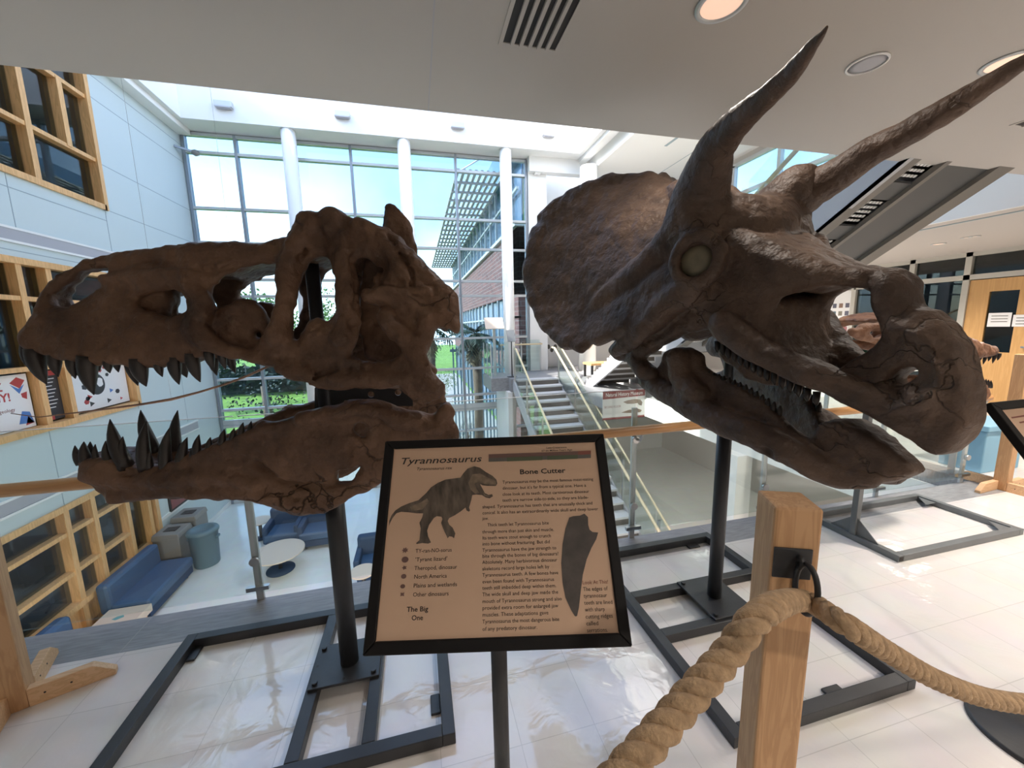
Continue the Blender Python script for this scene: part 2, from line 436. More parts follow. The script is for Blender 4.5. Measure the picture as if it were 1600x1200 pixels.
def text_mesh(lines, mat_, name, parent, to_world, size=0.02, shear=0.0, bold=0.0, width=None):
    """lines: list of (string, u, v, size[, align]); joined into one lettering mesh"""
    vs = []; fs = []
    for ln in lines:
        s, u, v = ln[0], ln[1], ln[2]; sz = ln[3] if len(ln) > 3 else size; al = ln[4] if len(ln) > 4 else 'LEFT'
        wd = ln[5] if len(ln) > 5 else None
        c = bpy.data.curves.new('lettering', 'FONT'); c.body = s; c.size = sz; c.align_x = al; c.shear = shear; c.offset = bold*sz
        c.resolution_u = 2
        o = bpy.data.objects.new('lettering', c); COL.objects.link(o)
        bpy.context.view_layer.update()
        me = bpy.data.meshes.new_from_object(o.evaluated_get(bpy.context.evaluated_depsgraph_get()))
        n = len(vs)
        xs = [q.co.x for q in me.vertices]
        k = 1.0
        if wd and xs: k = wd / max(1e-6, (max(xs)-min(xs)))
        vs += [to_world(u + q.co.x*k, v + q.co.y) for q in me.vertices]
        fs += [tuple(i+n for i in f.vertices) for f in me.polygons]
        bpy.data.objects.remove(o); bpy.data.curves.remove(c); bpy.data.meshes.remove(me)
    return mesh_obj(name, vs, fs, mat_, parent)

# ---------------------------------------------------------------- solid bone shapes: a distance field meshed with surface nets
class Field:
    """axes: u (length), a (half width from the symmetry plane, a>=0), v (height)"""
    def __init__(s, lo, hi, h, amax=0.45):
        s.h = h; s.lo = np.array([lo[0], h/2, lo[1]]); s.n = [int((hi[0]-lo[0])/h)+1, int(amax/h)+1, int((hi[1]-lo[1])/h)+1]
        s.u = lo[0]+h*np.arange(s.n[0]); s.a = h/2+h*np.arange(s.n[1]); s.v = lo[1]+h*np.arange(s.n[2])
        s.F = np.full(s.n, 0.3, np.float32)
        s.U2, s.V2 = np.meshgrid(s.u, s.v, indexing='ij')
    def _win(s, p, R):
        i0 = [max(0, int((p[k]-R-s.lo[k])/s.h)) for k in range(3)]
        i1 = [min(s.n[k], int((p[k]+R-s.lo[k])/s.h)+2) for k in range(3)]
        if any(i1[k] <= i0[k] for k in range(3)): return None
        return tuple(slice(i0[k], i1[k]) for k in range(3))
    def ball(s, p, r, cut=False, sc=(1,1,1)):
        w = s._win(p, r*max(1/min(sc), 1)+0.05)
        if w is None: return
        d = np.sqrt((((s.u[w[0]]-p[0])*sc[0])**2)[:,None,None] + (((s.a[w[1]]-p[1])*sc[1])**2)[None,:,None] + (((s.v[w[2]]-p[2])*sc[2])**2)[None,None,:]) - r
        if cut: s.F[w] = np.maximum(s.F[w], -d)
        else: s.F[w] = np.minimum(s.F[w], d)
    def chain(s, pts, rad, cut=False, sc=(1,1,1)):
        P = np.array(pts, float); m = len(P); Rr = np.array(rad if hasattr(rad, '__len__') else [rad]*m, float)
        for i in range(m-1):
            p0, p1, p2, p3 = P[max(i-1,0)], P[i], P[i+1], P[min(i+2,m-1)]
            L = np.linalg.norm(p2-p1); k = max(2, int(L/(0.3*min(Rr[i],Rr[i+1])))+1)
            for t in np.linspace(0, 1, k, endpoint=(i == m-2)):
                q = 0.5*((2*p1)+(-p0+p2)*t+(2*p0-5*p1+4*p2-p3)*t*t+(-p0+3*p1-3*p2+p3)*t**3)
                s.ball(q, Rr[i]*(1-t)+Rr[i+1]*t, cut, sc)
    def poly2(s, poly):
        """signed distance of a polygon on the (u, v) grid, negative inside"""
        P = np.array(poly); Q = np.roll(P, -1, 0)
        d = np.full(s.U2.shape, 9.0); ins = np.zeros(s.U2.shape, bool)
        for (x0, y0), (x1, y1) in zip(P, Q):
            ex, ey = x1-x0, y1-y0; wx, wy = s.U2-x0, s.V2-y0
            t = np.clip((wx*ex+wy*ey)/(ex*ex+ey*ey+1e-12), 0, 1)
            d = np.minimum(d, (wx-ex*t)**2+(wy-ey*t)**2)
            c = ((y0 > s.V2) != (y1 > s.V2)) & (s.U2 < ex*(s.V2-y0)/(ey if abs(ey) > 1e-9 else 1e-9)+x0)
            ins ^= c
        d = np.sqrt(d); d[ins] *= -1
        return d
    def plate(s, poly, W, t, holes=(), inner=None):
        """a wall that follows the half width W(u, v); t is its half thickness; inner: fill from the middle out"""
        d2 = s.poly2(poly)
        for hpoly in holes: d2 = np.maximum(d2, -s.poly2(hpoly))
        Wm = W(s.U2, s.V2) if callable(W) else np.full(s.U2.shape, W)
        d2 = d2[:,None,:]; A = s.a[None,:,None]; Wm = Wm[:,None,:]
        if inner: dw = A - Wm
        else: dw = np.abs(A-Wm+t*0.6) - t
        k = min(0.03, t*0.9)
        x = np.maximum(d2+k, 0); y = np.maximum(dw+k, 0)
        d = np.minimum(np.maximum(d2, dw), 0.0) * ((x == 0) | (y == 0)) + np.sqrt(x*x+y*y) - k
        d = np.where((x > 0) & (y > 0), np.sqrt(x*x+y*y)-k, np.maximum(d2, dw))
        s.F = np.minimum(s.F, d.astype(np.float32))
    def cut(s, poly, amin=-1, amax=9):
        d2 = s.poly2(poly)[:,None,:]; A = s.a[None,:,None]
        d = np.maximum(d2, np.maximum(amin-A, A-amax))
        s.F = np.maximum(s.F, (-d).astype(np.float32))
    def blur(s, k=1):
        F = s.F
        for _ in range(k):
            for ax in range(3):
                f = np.concatenate([F.take([0], ax), F, F.take([-1], ax)], ax)
                n = F.shape[ax]
                F = 0.25*f.take(range(0,n), ax)+0.5*f.take(range(1,n+1), ax)+0.25*f.take(range(2,n+2), ax)
        s.F = F
    def rough(s, amps, seed=1):
        rng = np.random.RandomState(seed)
        for freq, amp in amps:
            sz = [int((s.n[k]*s.h)*freq)+4 for k in range(3)]
            T = rng.rand(*sz).astype(np.float32)-0.5
            idx = []
            for k, c in enumerate((s.u, s.a, s.v)):
                g = (c-c[0])*freq; i = g.astype(int); f = (g-i); f = f*f*(3-2*f); idx.append((i, f.astype(np.float32)))
            def lerp(T, ax, i, f):
                sh = [1,1,1]; sh[ax] = -1; f = f.reshape(sh)
                return T.take(i, ax)*(1-f)+T.take(i+1, ax)*f
            for ax in range(3): T = lerp(T, ax, *idx[ax])
            s.F = s.F + T*amp*2
    def mesh(s, center, plane, clip=None):
        """mirror across the symmetry plane and mesh; plane 'Y': u->x, a->y ; 'X': u->y, a->x"""
        F = np.concatenate([s.F[:, ::-1], s.F], 1)
        F = np.pad(F, 1, constant_values=0.3)
        lo = np.array([s.lo[0]-s.h, -s.a[-1]-s.h, s.lo[2]-s.h])
        S = F < 0
        c = np.zeros([k-1 for k in F.shape], np.int8)
        for i in (0,1):
            for j in (0,1):
                for k in (0,1):
                    c += S[i:S.shape[0]-1+i, j:S.shape[1]-1+j, k:S.shape[2]-1+k]
        act = (c > 0) & (c < 8)
        ix = np.argwhere(act); vid = np.full(act.shape, -1, np.int64); vid[act] = np.arange(len(ix))
        acc = np.zeros((len(ix), 3)); cnt = np.zeros(len(ix))
        cor = [(i,j,k) for i in (0,1) for j in (0,1) for k in (0,1)]
        val = {q: F[ix[:,0]+q[0], ix[:,1]+q[1], ix[:,2]+q[2]] for q in cor}
        for q in cor:
            for ax in range(3):
                if q[ax] == 0:
                    r = list(q); r[ax] = 1; r = tuple(r)
                    f0, f1 = val[q], val[r]; m = (f0 < 0) != (f1 < 0)
                    t = np.where(m, f0/(f0-f1+1e-12), 0)
                    pt = np.tile(np.array(q, float), (len(ix), 1)); pt[:, ax] = t
                    acc[m] += pt[m]; cnt[m] += 1
        V = (ix+acc/cnt[:,None])*s.h+lo
        faces = []
        for ax in range(3):
            b, c2 = (ax+1) % 3, (ax+2) % 3
            sl0 = [slice(None)]*3; sl1 = [slice(None)]*3; sl0[ax] = slice(0,-1); sl1[ax] = slice(1,None)
            A0, A1 = S[tuple(sl0)], S[tuple(sl1)]
            e = np.argwhere(A0 != A1)
            e = e[(e[:,b] > 0) & (e[:,c2] > 0)]
            flip = A0[e[:,0], e[:,1], e[:,2]]
            def g(db, dc):
                q = e.copy(); q[:,b] -= db; q[:,c2] -= dc
                return vid[q[:,0], q[:,1], q[:,2]]
            Q = np.stack([g(1,1), g(0,1), g(0,0), g(1,0)], 1)
            Q[~flip] = Q[~flip][:, ::-1]
            faces.append(Q)
        Q = np.concatenate(faces)
        if plane == 'Y': W = np.stack([V[:,0], center+V[:,1], V[:,2]], 1); Q = Q
        else: W = np.stack([center+V[:,1], V[:,0], V[:,2]], 1); Q = Q[:, ::-1]
        return W, Q
    def build(s, name, mat_, parent, center, plane):
        W, Q = s.mesh(center, plane)
        me = bpy.data.meshes.new(name)
        me.vertices.add(len(W)); me.vertices.foreach_set('co', W.astype(np.float32).ravel())
        me.loops.add(len(Q)*4); me.loops.foreach_set('vertex_index', Q.astype(np.int32).ravel())
        me.polygons.add(len(Q)); me.polygons.foreach_set('loop_start', np.arange(0, len(Q)*4, 4, dtype=np.int32))
        me.polygons.foreach_set('use_smooth', np.ones(len(Q), bool))
        me.update(calc_edges=True); me.validate()
        me.materials.append(mat_)
        return link(bpy.data.objects.new(name, me), parent)

def smoothstep(a, b, x):
    t = np.clip((x-a)/(b-a), 0, 1); return t*t*(3-2*t)

# ================================================================ the setting
def S(name, g, m, parent=None, bevel=0):
    o = g.build(name, M[m] if isinstance(m, str) else m, parent, bevel)
    if parent is None: o['kind'] = 'structure'
    return o
LOW = -3.7
S('floor', G().box((-5.9,-5,-0.4),(5.2,2.16,0)).box((5.2,-5,-0.4),(10,2.16,0)).box((5.44,2.16,-0.4),(10,14,0)), 'tile')
S('floor_landing', G().box((4.2,8.0,-0.4),(5.2,14,0)).box((2.7,11.2,-0.4),(4.2,13.0,0)).box((2.15,11.5,-0.4),(2.7,13.0,0)), 'stone')
S('wall_stair', G().box((2.60,11.2,LOW),(2.74,13.0,-0.4)), 'white')
S('trim_1', G().box((-5.9,2.16,-0.15),(5.44,2.42,0)).box((5.2,2.42,-0.15),(5.44,8.0,0)), 'stone')
S('trim_2', G().box((-5.9,2.38,-0.6),(5.22,2.42,-0.15)).box((5.18,2.42,-0.6),(5.22,8.0,-0.15)).box((4.2,7.98,-0.6),(5.2,8.02,-0.02)), 'white')
g = G()
for x in [-5.2+1.215*k for k in range(9)]: g.box((x-0.0015,2.16,0),(x+0.0015,2.42,0.0006))
S('trim_3', g, 'concrete')
S('floor_lower', G().box((-6.1,-1,LOW-0.2),(10,13.1,LOW)).box((3.9,13.1,LOW-0.2),(10,14,LOW)), 'tile_low')
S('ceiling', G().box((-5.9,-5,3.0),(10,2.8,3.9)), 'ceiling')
S('trim_4', G().box((0.155,-5,2.9985),(0.161,2.8,3.0)).box((-5.9,1.2,2.9985),(10,1.204,3.0)), 'band')
g = G()
X0, X1, Y0, Y1 = -5.5, 5.4, 6.0, 12.35
g.box((-6.1,0,7.0),(X0,13.3,7.2)).box((X1,0,7.0),(6.0,13.3,7.2)).box((X0,0,7.0),(X1,Y0,7.2)).box((X0,Y1,7.0),(X1,13.3,7.2))
g.box((6.0,0,6.6),(10.2,14.2,6.8)).box((5.95,0,6.6),(6.0,13.3,7.0))
S('ceiling_upper', g, 'white')
g = G()
g.box((X0,Y1,7.2),(X1,Y1+0.15,9.2)).box((X0-0.15,Y0,7.2),(X0,Y1,9.2)).box((X1,Y0,7.2),(X1+0.15,Y1,9.2)).box((X0,Y0-0.15,7.2),(X1,Y0,9.2))
S('trim_5', g, 'white')
# step mouldings along the pale ceilings and the long air slot
S('trim_6', G().box((-5.9,2.9,6.86),(-5.62,13.0,7.0)).box((5.55,0.5,6.9),(5.8,13.0,7.0)).box((3.85,12.8,6.55),(6.0,13.1,7.0)), 'white')
S('trim_7', G().box((7.2,6.5,6.59),(7.28,10.5,6.6)).box((8.3,4,6.595),(8.32,13,6.6)), 'joint')

# ---- left wall with its three framed internal windows
WY0, WY1 = 4.5, 9.83
ZU0, ZU1, ZM0, ZM1, ZL0, ZL1 = 4.1, 6.72, 0.12, 2.75, LOW, -1.27
g = G()
g.box((-6.1,-5,LOW),(-5.9,WY0,7)).box((-6.1,WY1,LOW),(-5.9,13.3,7))
for a, b in ((ZL1,ZM0),(ZM1,ZU0),(ZU1,7.0)): g.box((-6.1,WY0,a),(-5.9,WY1,b))
S('wall_left', g, 'bluewall')
g = G()
for z in (6.62, 6.18, 4.95, 4.07): g.box((-5.9,WY1,z-0.006),(-5.897,13.1,z+0.006))
for z in (3.85, 2.9): g.box((-5.9,3,z-0.006),(-5.897,WY1,z+0.006))
for y, a, b in ((7.87,3.24,4.1),(9.82,3.24,4.1),(9.82,0,2.8),(7.72,-1.27,0.12),(11.5,-0.7,3.0)): g.box((-5.9,y-0.006,a),(-5.897,y+0.006,b))
S('trim_8', g, 'joint')
S('trim_9', G().box((-5.9,3,3.05),(-5.88,13.1,3.22)).box((-5.9,3,-0.95),(-5.88,11.9,-0.77)), 'band')
g = G()
for z, y1 in ((3.03,13.1),(3.235,13.1),(-0.975,11.93),(-0.755,11.93)): g.box((-5.9,3,z-0.018),(-5.872,y1,z+0.018))
g.box((-5.9,9.9,LOW+1.05),(-5.875,11.3,LOW+1.12)).box((-5.9,WY1,LOW),(-5.88,13.1,LOW+0.12))
S('trim_10', g, 'white')

def wood_window(name, z0, z1, verts, hors, vt):
    """verts: (y, za, zb); hors: (z, ya, yb)"""
    w = thing(name, None, None, (-5.9, WY1, z0)); w['kind'] = 'structure'
    g = G(); D0, D1 = -6.08, -5.86
    for z in (z0, z1): g.box((D0,WY0,z-0.05),(D1,WY1,z+0.05))
    for y in (WY0, WY1): g.box((D0,y-0.05,z0-0.05),(D1,y+0.05,z1+0.05))
    for y, a, b in verts: g.box((D0,y-vt,a),(D1-0.02,y+vt,b))
    for z, a, b in hors: g.box((D0,a,z-0.035),(D1-0.03,b,z+0.035))
    g.build('window_frame', M['oak'], w)
    G().box((-6.02,WY0,z0),(-6.01,WY1,z1)).build('glass', M['darkglass'], w)
    return w
wood_window('window_1', ZU0, ZU1, [(6.9,ZU0,ZU1),(8.42,ZU0,ZU1),(9.2,4.97,6.1)], [(4.97,WY0,WY1),(6.1,WY0,WY1)], 0.055)
wood_window('window_2', ZM0, ZM1, [(6.3,ZM0,ZM1),(7.75,ZM0,ZM1),(8.25,ZM0,ZM1)], [(2.18,WY0,WY1),(1.09,WY0,WY1)], 0.05)
wood_window('window_3', LOW+0.7, ZL1, [(6.3,LOW,ZL1),(7.7,LOW,ZL1),(8.25,LOW,ZL1),(9.02,LOW,ZL1),(9.62,LOW,ZL1)], [(-1.72,WY0,WY1),(-2.42,WY0,9.02)], 0.05)
S('trim_11', G().box((-6.06,WY0,LOW),(-5.95,WY1,LOW+0.66)), 'oak')
# the rooms behind those windows
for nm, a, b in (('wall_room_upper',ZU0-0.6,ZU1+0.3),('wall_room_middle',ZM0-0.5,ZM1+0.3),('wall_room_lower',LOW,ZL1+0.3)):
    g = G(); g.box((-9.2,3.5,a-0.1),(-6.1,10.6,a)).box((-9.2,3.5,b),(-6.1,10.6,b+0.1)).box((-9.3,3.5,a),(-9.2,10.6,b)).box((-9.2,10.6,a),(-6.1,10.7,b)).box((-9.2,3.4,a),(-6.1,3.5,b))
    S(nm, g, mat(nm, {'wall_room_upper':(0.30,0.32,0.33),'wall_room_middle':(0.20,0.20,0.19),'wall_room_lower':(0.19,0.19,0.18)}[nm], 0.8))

# ---- the tall window wall
YW = 13.1
w = thing('window_4', None, None, (-1, YW, LOW)); w['kind'] = 'structure'
vx = [-5.84, -4.6, -3.1, -1.6, -0.05, 1.5, 3.0, 3.8]
hz = [6.93, 6.48, 5.03, 4.11, 3.09, 2.61, 1.21, 0.18, -0.74, -1.25, -2.0]
g = G()
for x in vx: g.box((x-0.035,YW-0.06,LOW),(x+0.035,YW+0.1,6.97))
g.build('mullion', M['alu'], w)
g = G()
for z in hz: g.box((-5.87,YW-0.055,z-0.035),(3.83,YW+0.09,z+0.035))
g.box((-5.87,YW-0.05,-1.2),(3.83,YW+0.05,-1.05)).box((-5.87,YW-0.05,LOW),(3.83,YW+0.05,LOW+0.1))
g.build('transom', M['alu2'], w)
for a, b in zip(vx[:-1], vx[1:]):
    G().box((a+0.03,YW+0.01,LOW+0.1),(b-0.03,YW+0.02,6.93)).build('pane', M['winglass'], w)
S('wall_far', G().box((3.86,13.0,LOW),(4.5,13.3,7)).box((-6.1,13.1,6.97),(3.86,13.3,7.2)).box((4.5,14,LOW),(10.2,14.2,7)).box((4.4,13.3,LOW),(4.5,14,7)), 'white')
for x in (-3.1, -0.05, 3.0):
    o = S('column', G().cyl((x,12.55), 0.185, LOW, 7.0, 40), 'white')
S('column', G().cyl((5.7,12.3), 0.29, 0.0, 6.6, 40), 'white')
S('column', G().box((5.0,5.0,LOW),(5.3,5.32,-0.6)), 'white')

# ---- right side: upper slab, corridor ceiling, door wall
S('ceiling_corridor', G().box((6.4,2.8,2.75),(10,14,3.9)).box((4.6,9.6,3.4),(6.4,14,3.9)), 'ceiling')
S('trim_12', G().box((6.36,2.8,2.75),(6.4,14,3.95)), 'white')
S('trim_13', G().box((6.62,2.8,2.742),(6.66,14,2.752)), 'joint')
XR = 10.0
g = G()
g.box((XR,-5,-0.4),(XR+0.2,4.0,3)).box((XR,4.0,2.72),(XR+0.2,14,3.0)).box((XR,7.0,0),(XR+0.2,14,2.75)).box((XR,4.0,-0.4),(XR+0.2,14,0))
g.box((XR,0,3.9),(XR+0.2,4.5,7)).box((XR,12.5,3.9),(XR+0.2,14,7)).box((XR,4.5,3.9),(XR+0.2,12.5,4.7)).box((XR,4.5,6.4),(XR+0.2,12.5,7))
S('wall_right', g, 'ceiling')
S('wall_back', G().box((-6.1,-5.2,-0.4),(10.2,-5,3.9)), 'white')
S('wall_upper', G().box((-6.1,0,3.9),(10.2,0.2,7)), 'white')
S('wall_lower', G().box((-6.1,-1,LOW),(10.2,-0.8,0)).box((10,-1,LOW),(10.2,14,-0.4)), 'ceiling')
w = thing('window_5', None, None, (XR, 8.5, 4.7)); w['kind'] = 'structure'
g = G()
for y in (4.5,6.1,7.7,9.3,10.9,12.5): g.box((XR-0.03,y-0.05,4.7),(XR+0.1,y+0.05,6.4))
for z in (4.7,5.5,6.4): g.box((XR-0.03,4.5,z-0.05),(XR+0.1,12.5,z+0.05))
g.build('window_frame', M['alu2'], w)
G().box((XR+0.05,4.5,4.7),(XR+0.06,12.5,6.4)).build('pane', M['winglass'], w)
# glazed screen with a maple door
w = thing('window_6', None, None, (XR, 5.9, 0)); w['kind'] = 'structure'
g = G()
for y in (4.0,5.10,5.94,7.0): g.box((XR-0.06,y-0.045,0),(XR+0.06,y+0.045,2.75))
for z, a, b in ((2.72,4.0,7.0),(2.30,4.0,7.0),(0.06,5.1,7.0)): g.box((XR-0.06,a,z-0.045),(XR+0.06,b,z+0.045))
g.build('window_frame', M['trimw'], w)
for a, b, c, d in ((5.1,5.94,0.1,2.26),(5.94,7.0,0.1,2.26),(4.0,5.1,2.34,2.7),(5.1,5.94,2.34,2.7),(5.94,7.0,2.34,2.7)):
    G().box((XR+0.0,a+0.04,c),(XR+0.01,b-0.04,d)).build('pane', M['darkglass'], w)
d_ = thing('door_1', None, None, (XR, 4.55, 0)); d_['kind'] = 'structure'
g = G()
g.box((XR-0.03,4.05,0.01),(XR+0.03,4.42,2.24)).box((XR-0.03,4.78,0.01),(XR+0.03,5.05,2.24)).box((XR-0.03,4.42,2.02),(XR+0.03,4.78,2.24)).box((XR-0.03,4.42,0.01),(XR+0.03,4.78,0.95))
g.build('door_leaf', M['door'], d_)
G().box((XR-0.005,4.42,0.95),(XR+0.005,4.78,2.02)).build('pane', M['darkglass'], d_)
G().box((XR-0.09,4.12,1.0),(XR-0.03,4.16,1.12)).box((XR-0.09,4.12,1.04),(XR-0.07,4.28,1.07)).build('door_handle', M['steel'], d_)
S('wall_office', G().box((XR+2.4,3,0),(XR+2.5,8,2.75)).box((XR+0.2,3,-0.1),(XR+2.4,8,0)).box((XR+0.2,3,2.75),(XR+2.4,8,2.85)).box((XR+0.2,2.9,0),(XR+2.4,3,2.75)).box((XR+0.2,8,0),(XR+2.4,8.1,2.75)), 'dark')

# ---- outdoors
S('lawn', G().box((-70,14.3,LOW-0.3),(45,120,LOW-0.1)), 'grass')
S('path', G().box((-8,13.2,LOW-0.3),(4,17.5,LOW-0.06)).box((1.5,17.5,LOW-0.12),(4.2,45,LOW-0.06)), 'concrete')

# ================================================================ staircases
def stair_flight(parent, x0, x1, y0, z0, n, tread, rise, direction):
    """direction -1: climbs towards -y from (y0, z0); n risers, every tread and riser its own part"""
    for k in range(n):
        ya = y0 + direction*tread*k; yb = ya + direction*tread; z = z0 + rise*(k+1)
        a, b = min(ya,yb), max(ya,yb)
        G().box((x0,a-0.02,z-0.045),(x1,b+0.02,z)).build('tread', M['tread'], parent)
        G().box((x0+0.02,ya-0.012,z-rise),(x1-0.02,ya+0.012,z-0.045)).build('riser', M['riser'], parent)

low = thing('staircase', 'wide grey staircase with pale handrails climbing from the lower lobby to the landing', 'staircase', (3.45, 8, LOW))
n, tr, rs_ = 22, 0.30, -LOW/22
stair_flight(low, 2.82, 4.12, 11.2-tr*n, LOW, n, tr, rs_, 1)
for x in (2.78, 4.14):
    gs = G(); gs.bar((x,11.2,-0.16),(x,11.2-tr*n,LOW-0.12+0.05), 0.05, 0.34); gs.build('stringer', M['stringer'], low)
railmat = wood('pale_rail', (0.80,0.66,0.42), (0.70,0.56,0.34), 0.8, 'Y', 0.35)
sl_ = rs_/tr
for k, x in enumerate((2.86, 4.08)):
    g = G(); g.tube([(x,11.35,0.90),(x,11.15,0.90),(x,11.15-tr*n,0.90+LOW),(x,4.3,0.90+LOW)], 0.030, 14)
    g.build('handrail', railmat, low)
g = G(); g.tube([(4.24,11.3,1.0),(4.24,11.15,1.0),(4.24,11.15-tr*n,1.0+LOW),(4.24,4.2,1.0+LOW)], 0.022, 12); g.build('handrail', railmat, low)
for x in (2.78, 4.17):
    for k in range(5):
        ya = 11.1-1.3*k; yb = ya-1.25; za = 0.0-(11.2-ya)*sl_; zb = 0.0-(11.2-yb)*sl_
        q = [(x-0.006,ya,za+0.05),(x-0.006,yb,zb+0.05),(x-0.006,yb,zb+1.08),(x-0.006,ya,za+1.08)]
        q2 = [(a+0.012,b,c) for a, b, c in q]
        G().add(q+q2, [(0,1,2,3),(7,6,5,4),(0,4,5,1),(1,5,6,2),(2,6,7,3),(3,7,4,0)]).build('glass_panel', M['glass'], low)
        G().bar((x,ya-0.06,za-0.1),(x,ya-0.06,za+0.95), 0.04).build('baluster', M['steel'], low)

up = thing('staircase', 'open grey staircase with dark underside and floating treads rising to the upper floor', 'staircase', (5, 9.4, 0))
x0, x1 = 4.40, 5.64
RS, TR = 0.17, 0.28
stair_flight(up, x0+0.02, x1-0.02, 9.4, 0, 8, TR, RS, -1)
stair_flight(up, x0+0.02, x1-0.02, 6.0, 1.36, 15, TR, RS, -1)
S_ = RS/TR
G().box((x0-0.03,6.0-TR,1.08),(x1+0.03,7.2,1.36)).build('landing', M['stringer'], up)
for xa, xb in ((x0-0.05,x0),(x1,x1+0.05)):
    def side(y0, z0, n_):
        pr = [(y0+0.08, z0-0.22 if z0 else z0)]
        pr = [(y0+0.05,z0),(y0+0.05,z0+RS*0.9)]
        for k in range(n_):
            pr += [(y0-TR*k+0.02, z0+RS*(k+1)-0.05), (y0-TR*(k+1)+0.02, z0+RS*(k+1)-0.05)]
        pr += [(y0-TR*n_-0.1, z0+RS*n_-0.05),(y0-TR*n_-0.1, z0+RS*n_-0.30),(y0-0.35, z0-0.12 if z0 else 0)]
        return pr
    G().prism(side(9.4,0,8), (xa,0,0), (0,1,0), (0,0,1), (1,0,0), xb-xa).build('stringer', M['stringer'], up)
    G().prism(side(6.0,1.36,15), (xa,0,0), (0,1,0), (0,0,1), (1,0,0), xb-xa).build('stringer', M['stringer'], up)
# dark boarded underside of the upper flight: an edge channel, slots with perforated grilles, a wide panel, an outer channel
def under(u): return (6.0-u, 1.36-0.30+0.02+u*S_-0.03)
def slab(xa, xb, ua, ub, dz, th, mname, nm):
    (ya, za), (yb, zb) = under(ua), under(ub)
    q = [(xa,ya,za+dz),(xb,ya,za+dz),(xb,yb,zb+dz),(xa,yb,zb+dz)]
    G().add(q+[(a,b,c+th) for a, b, c in q], [(3,2,1,0),(4,5,6,7),(0,1,5,4),(1,2,6,5),(2,3,7,6),(3,0,4,7)]).build(nm, M[mname], up)
UL = 4.2
M['chan'] = mat('taupe_channel', (0.17,0.155,0.135), 0.5)
slab(x0-0.05, x0+0.10, 0, UL, -0.04, 0.05, 'chan', 'edge_channel')
slab(x0+0.40, x0+0.46, 0, UL, -0.05, 0.06, 'chan', 'edge_channel')
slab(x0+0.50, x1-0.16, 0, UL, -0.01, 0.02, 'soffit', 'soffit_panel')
slab(x1-0.16, x1+0.05, 0, UL, -0.06, 0.07, 'chan', 'edge_channel')
M['grille'] = mat('pale_grille', (0.75,0.75,0.73), 0.4)
for k in range(9):
    u = 0.25+0.47*k; g = G()
    for j in range(5):
        (ya, za), (yb, zb) = under(u+j*0.05), under(u+j*0.05+0.022)
        for i in range(6):
            xa = x0+0.12+0.045*i; q = [(xa,ya,za+0.02),(xa+.032,ya,za+0.02),(xa+.032,yb,zb+0.02),(xa,yb,zb+0.02)]
            g.add(q+[(a,b,c+0.006) for a, b, c in q], [(3,2,1,0),(4,5,6,7),(0,1,5,4),(1,2,6,5),(2,3,7,6),(3,0,4,7)])
    g.build('slotted_grille', M['grille'], up)
for k in range(9):
    u = 0.25+0.47*k
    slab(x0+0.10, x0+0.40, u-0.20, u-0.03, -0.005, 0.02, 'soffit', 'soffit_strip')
# guard of the upper staircase: glass panels, posts and one pale handrail
for k in range(3):
    ya = 5.8-1.3*k; yb = ya-1.22; za = 1.36+(6.0-ya)*S_; zb = 1.36+(6.0-yb)*S_
    q = [(x0-0.03,ya,za+0.1),(x0-0.03,yb,zb+0.1),(x0-0.03,yb,zb+1.15),(x0-0.03,ya,za+1.15)]
    q2 = [(a+0.012,b,c) for a, b, c in q]
    G().add(q+q2, [(0,1,2,3),(7,6,5,4),(0,4,5,1),(1,5,6,2),(2,6,7,3),(3,7,4,0)]).build('glass_panel', M['glass'], up)
    G().bar((x0-0.03,ya+0.04,za-0.1),(x0-0.03,ya+0.04,za+1.0), 0.05).build('baluster', M['alu2'], up)
G().tube([(x0+0.04,9.5,0.95),(x0+0.04,7.2,2.29),(x0+0.04,6.0,2.29),(x0+0.04,2.9,2.29+3.1*S_)], 0.028, 12).build('handrail', railmat, up)

# ================================================================ outdoors things
def crown(center, rad, n, mname, seed):
    rng = random.Random(seed); g = G(); cx, cy, cz = center
    blobs = [(Vector((rng.gauss(0,.42),rng.gauss(0,.42),rng.gauss(0,.36))), rng.uniform(.35,.6)) for _ in range(14)]
    for _ in range(n):
        c, r = rng.choice(blobs)
        d = Vector((rng.gauss(0,1),rng.gauss(0,1),rng.gauss(0,1))).normalized()*r*rng.uniform(.7,1.05)
        p = Vector(center)+Vector(((c.x+d.x)*rad[0],(c.y+d.y)*rad[1],(c.z+d.z)*rad[2]))
        a = Vector((rng.gauss(0,1),rng.gauss(0,1),rng.gauss(0,1))).normalized(); b = a.orthogonal().normalized()
        s_ = rng.uniform(.10,.22)*max(rad)*0.28
        g.add([p-a*s_,p+b*s_*.6,p+a*s_,p-b*s_*.6], [(0,1,2,3)])
    return g
def tree(label, x, y, h, rad, mname, seed, n=1500, name='tree'):
    t = thing(name, label, 'tree', (x,y,LOW-0.1), 'trees beyond the window wall')
    crown((x,y,LOW+h-rad[2]), rad, n, mname, seed).build('foliage', M[mname], t)
    G().tube([(x,y,LOW-0.2),(x+.1,y,LOW+(h-rad[2])*.6),(x,y,LOW+h-rad[2]*0.6)], [.28,.2,.1], 10).build('trunk', M['trunk'], t)
tree('sunlit yellow green tree seen through the snout end of the tyrannosaur skull', -16.2, 46, 9.9, (4.0,3.5,3.4), 'leaf', 3, 2600)
tree('round sunlit green tree seen through the eye socket of the tyrannosaur skull', -9.0, 42, 8.0, (3.2,3,3.0), 'leaf', 5, 2200)
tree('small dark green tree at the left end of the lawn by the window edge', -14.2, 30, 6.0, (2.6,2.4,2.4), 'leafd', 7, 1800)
tree('dark feathery tree standing on the lawn low behind the jaw', -6.9, 19.5, 3.6, (1.5,1.3,1.3), 'leafd', 8, 520)
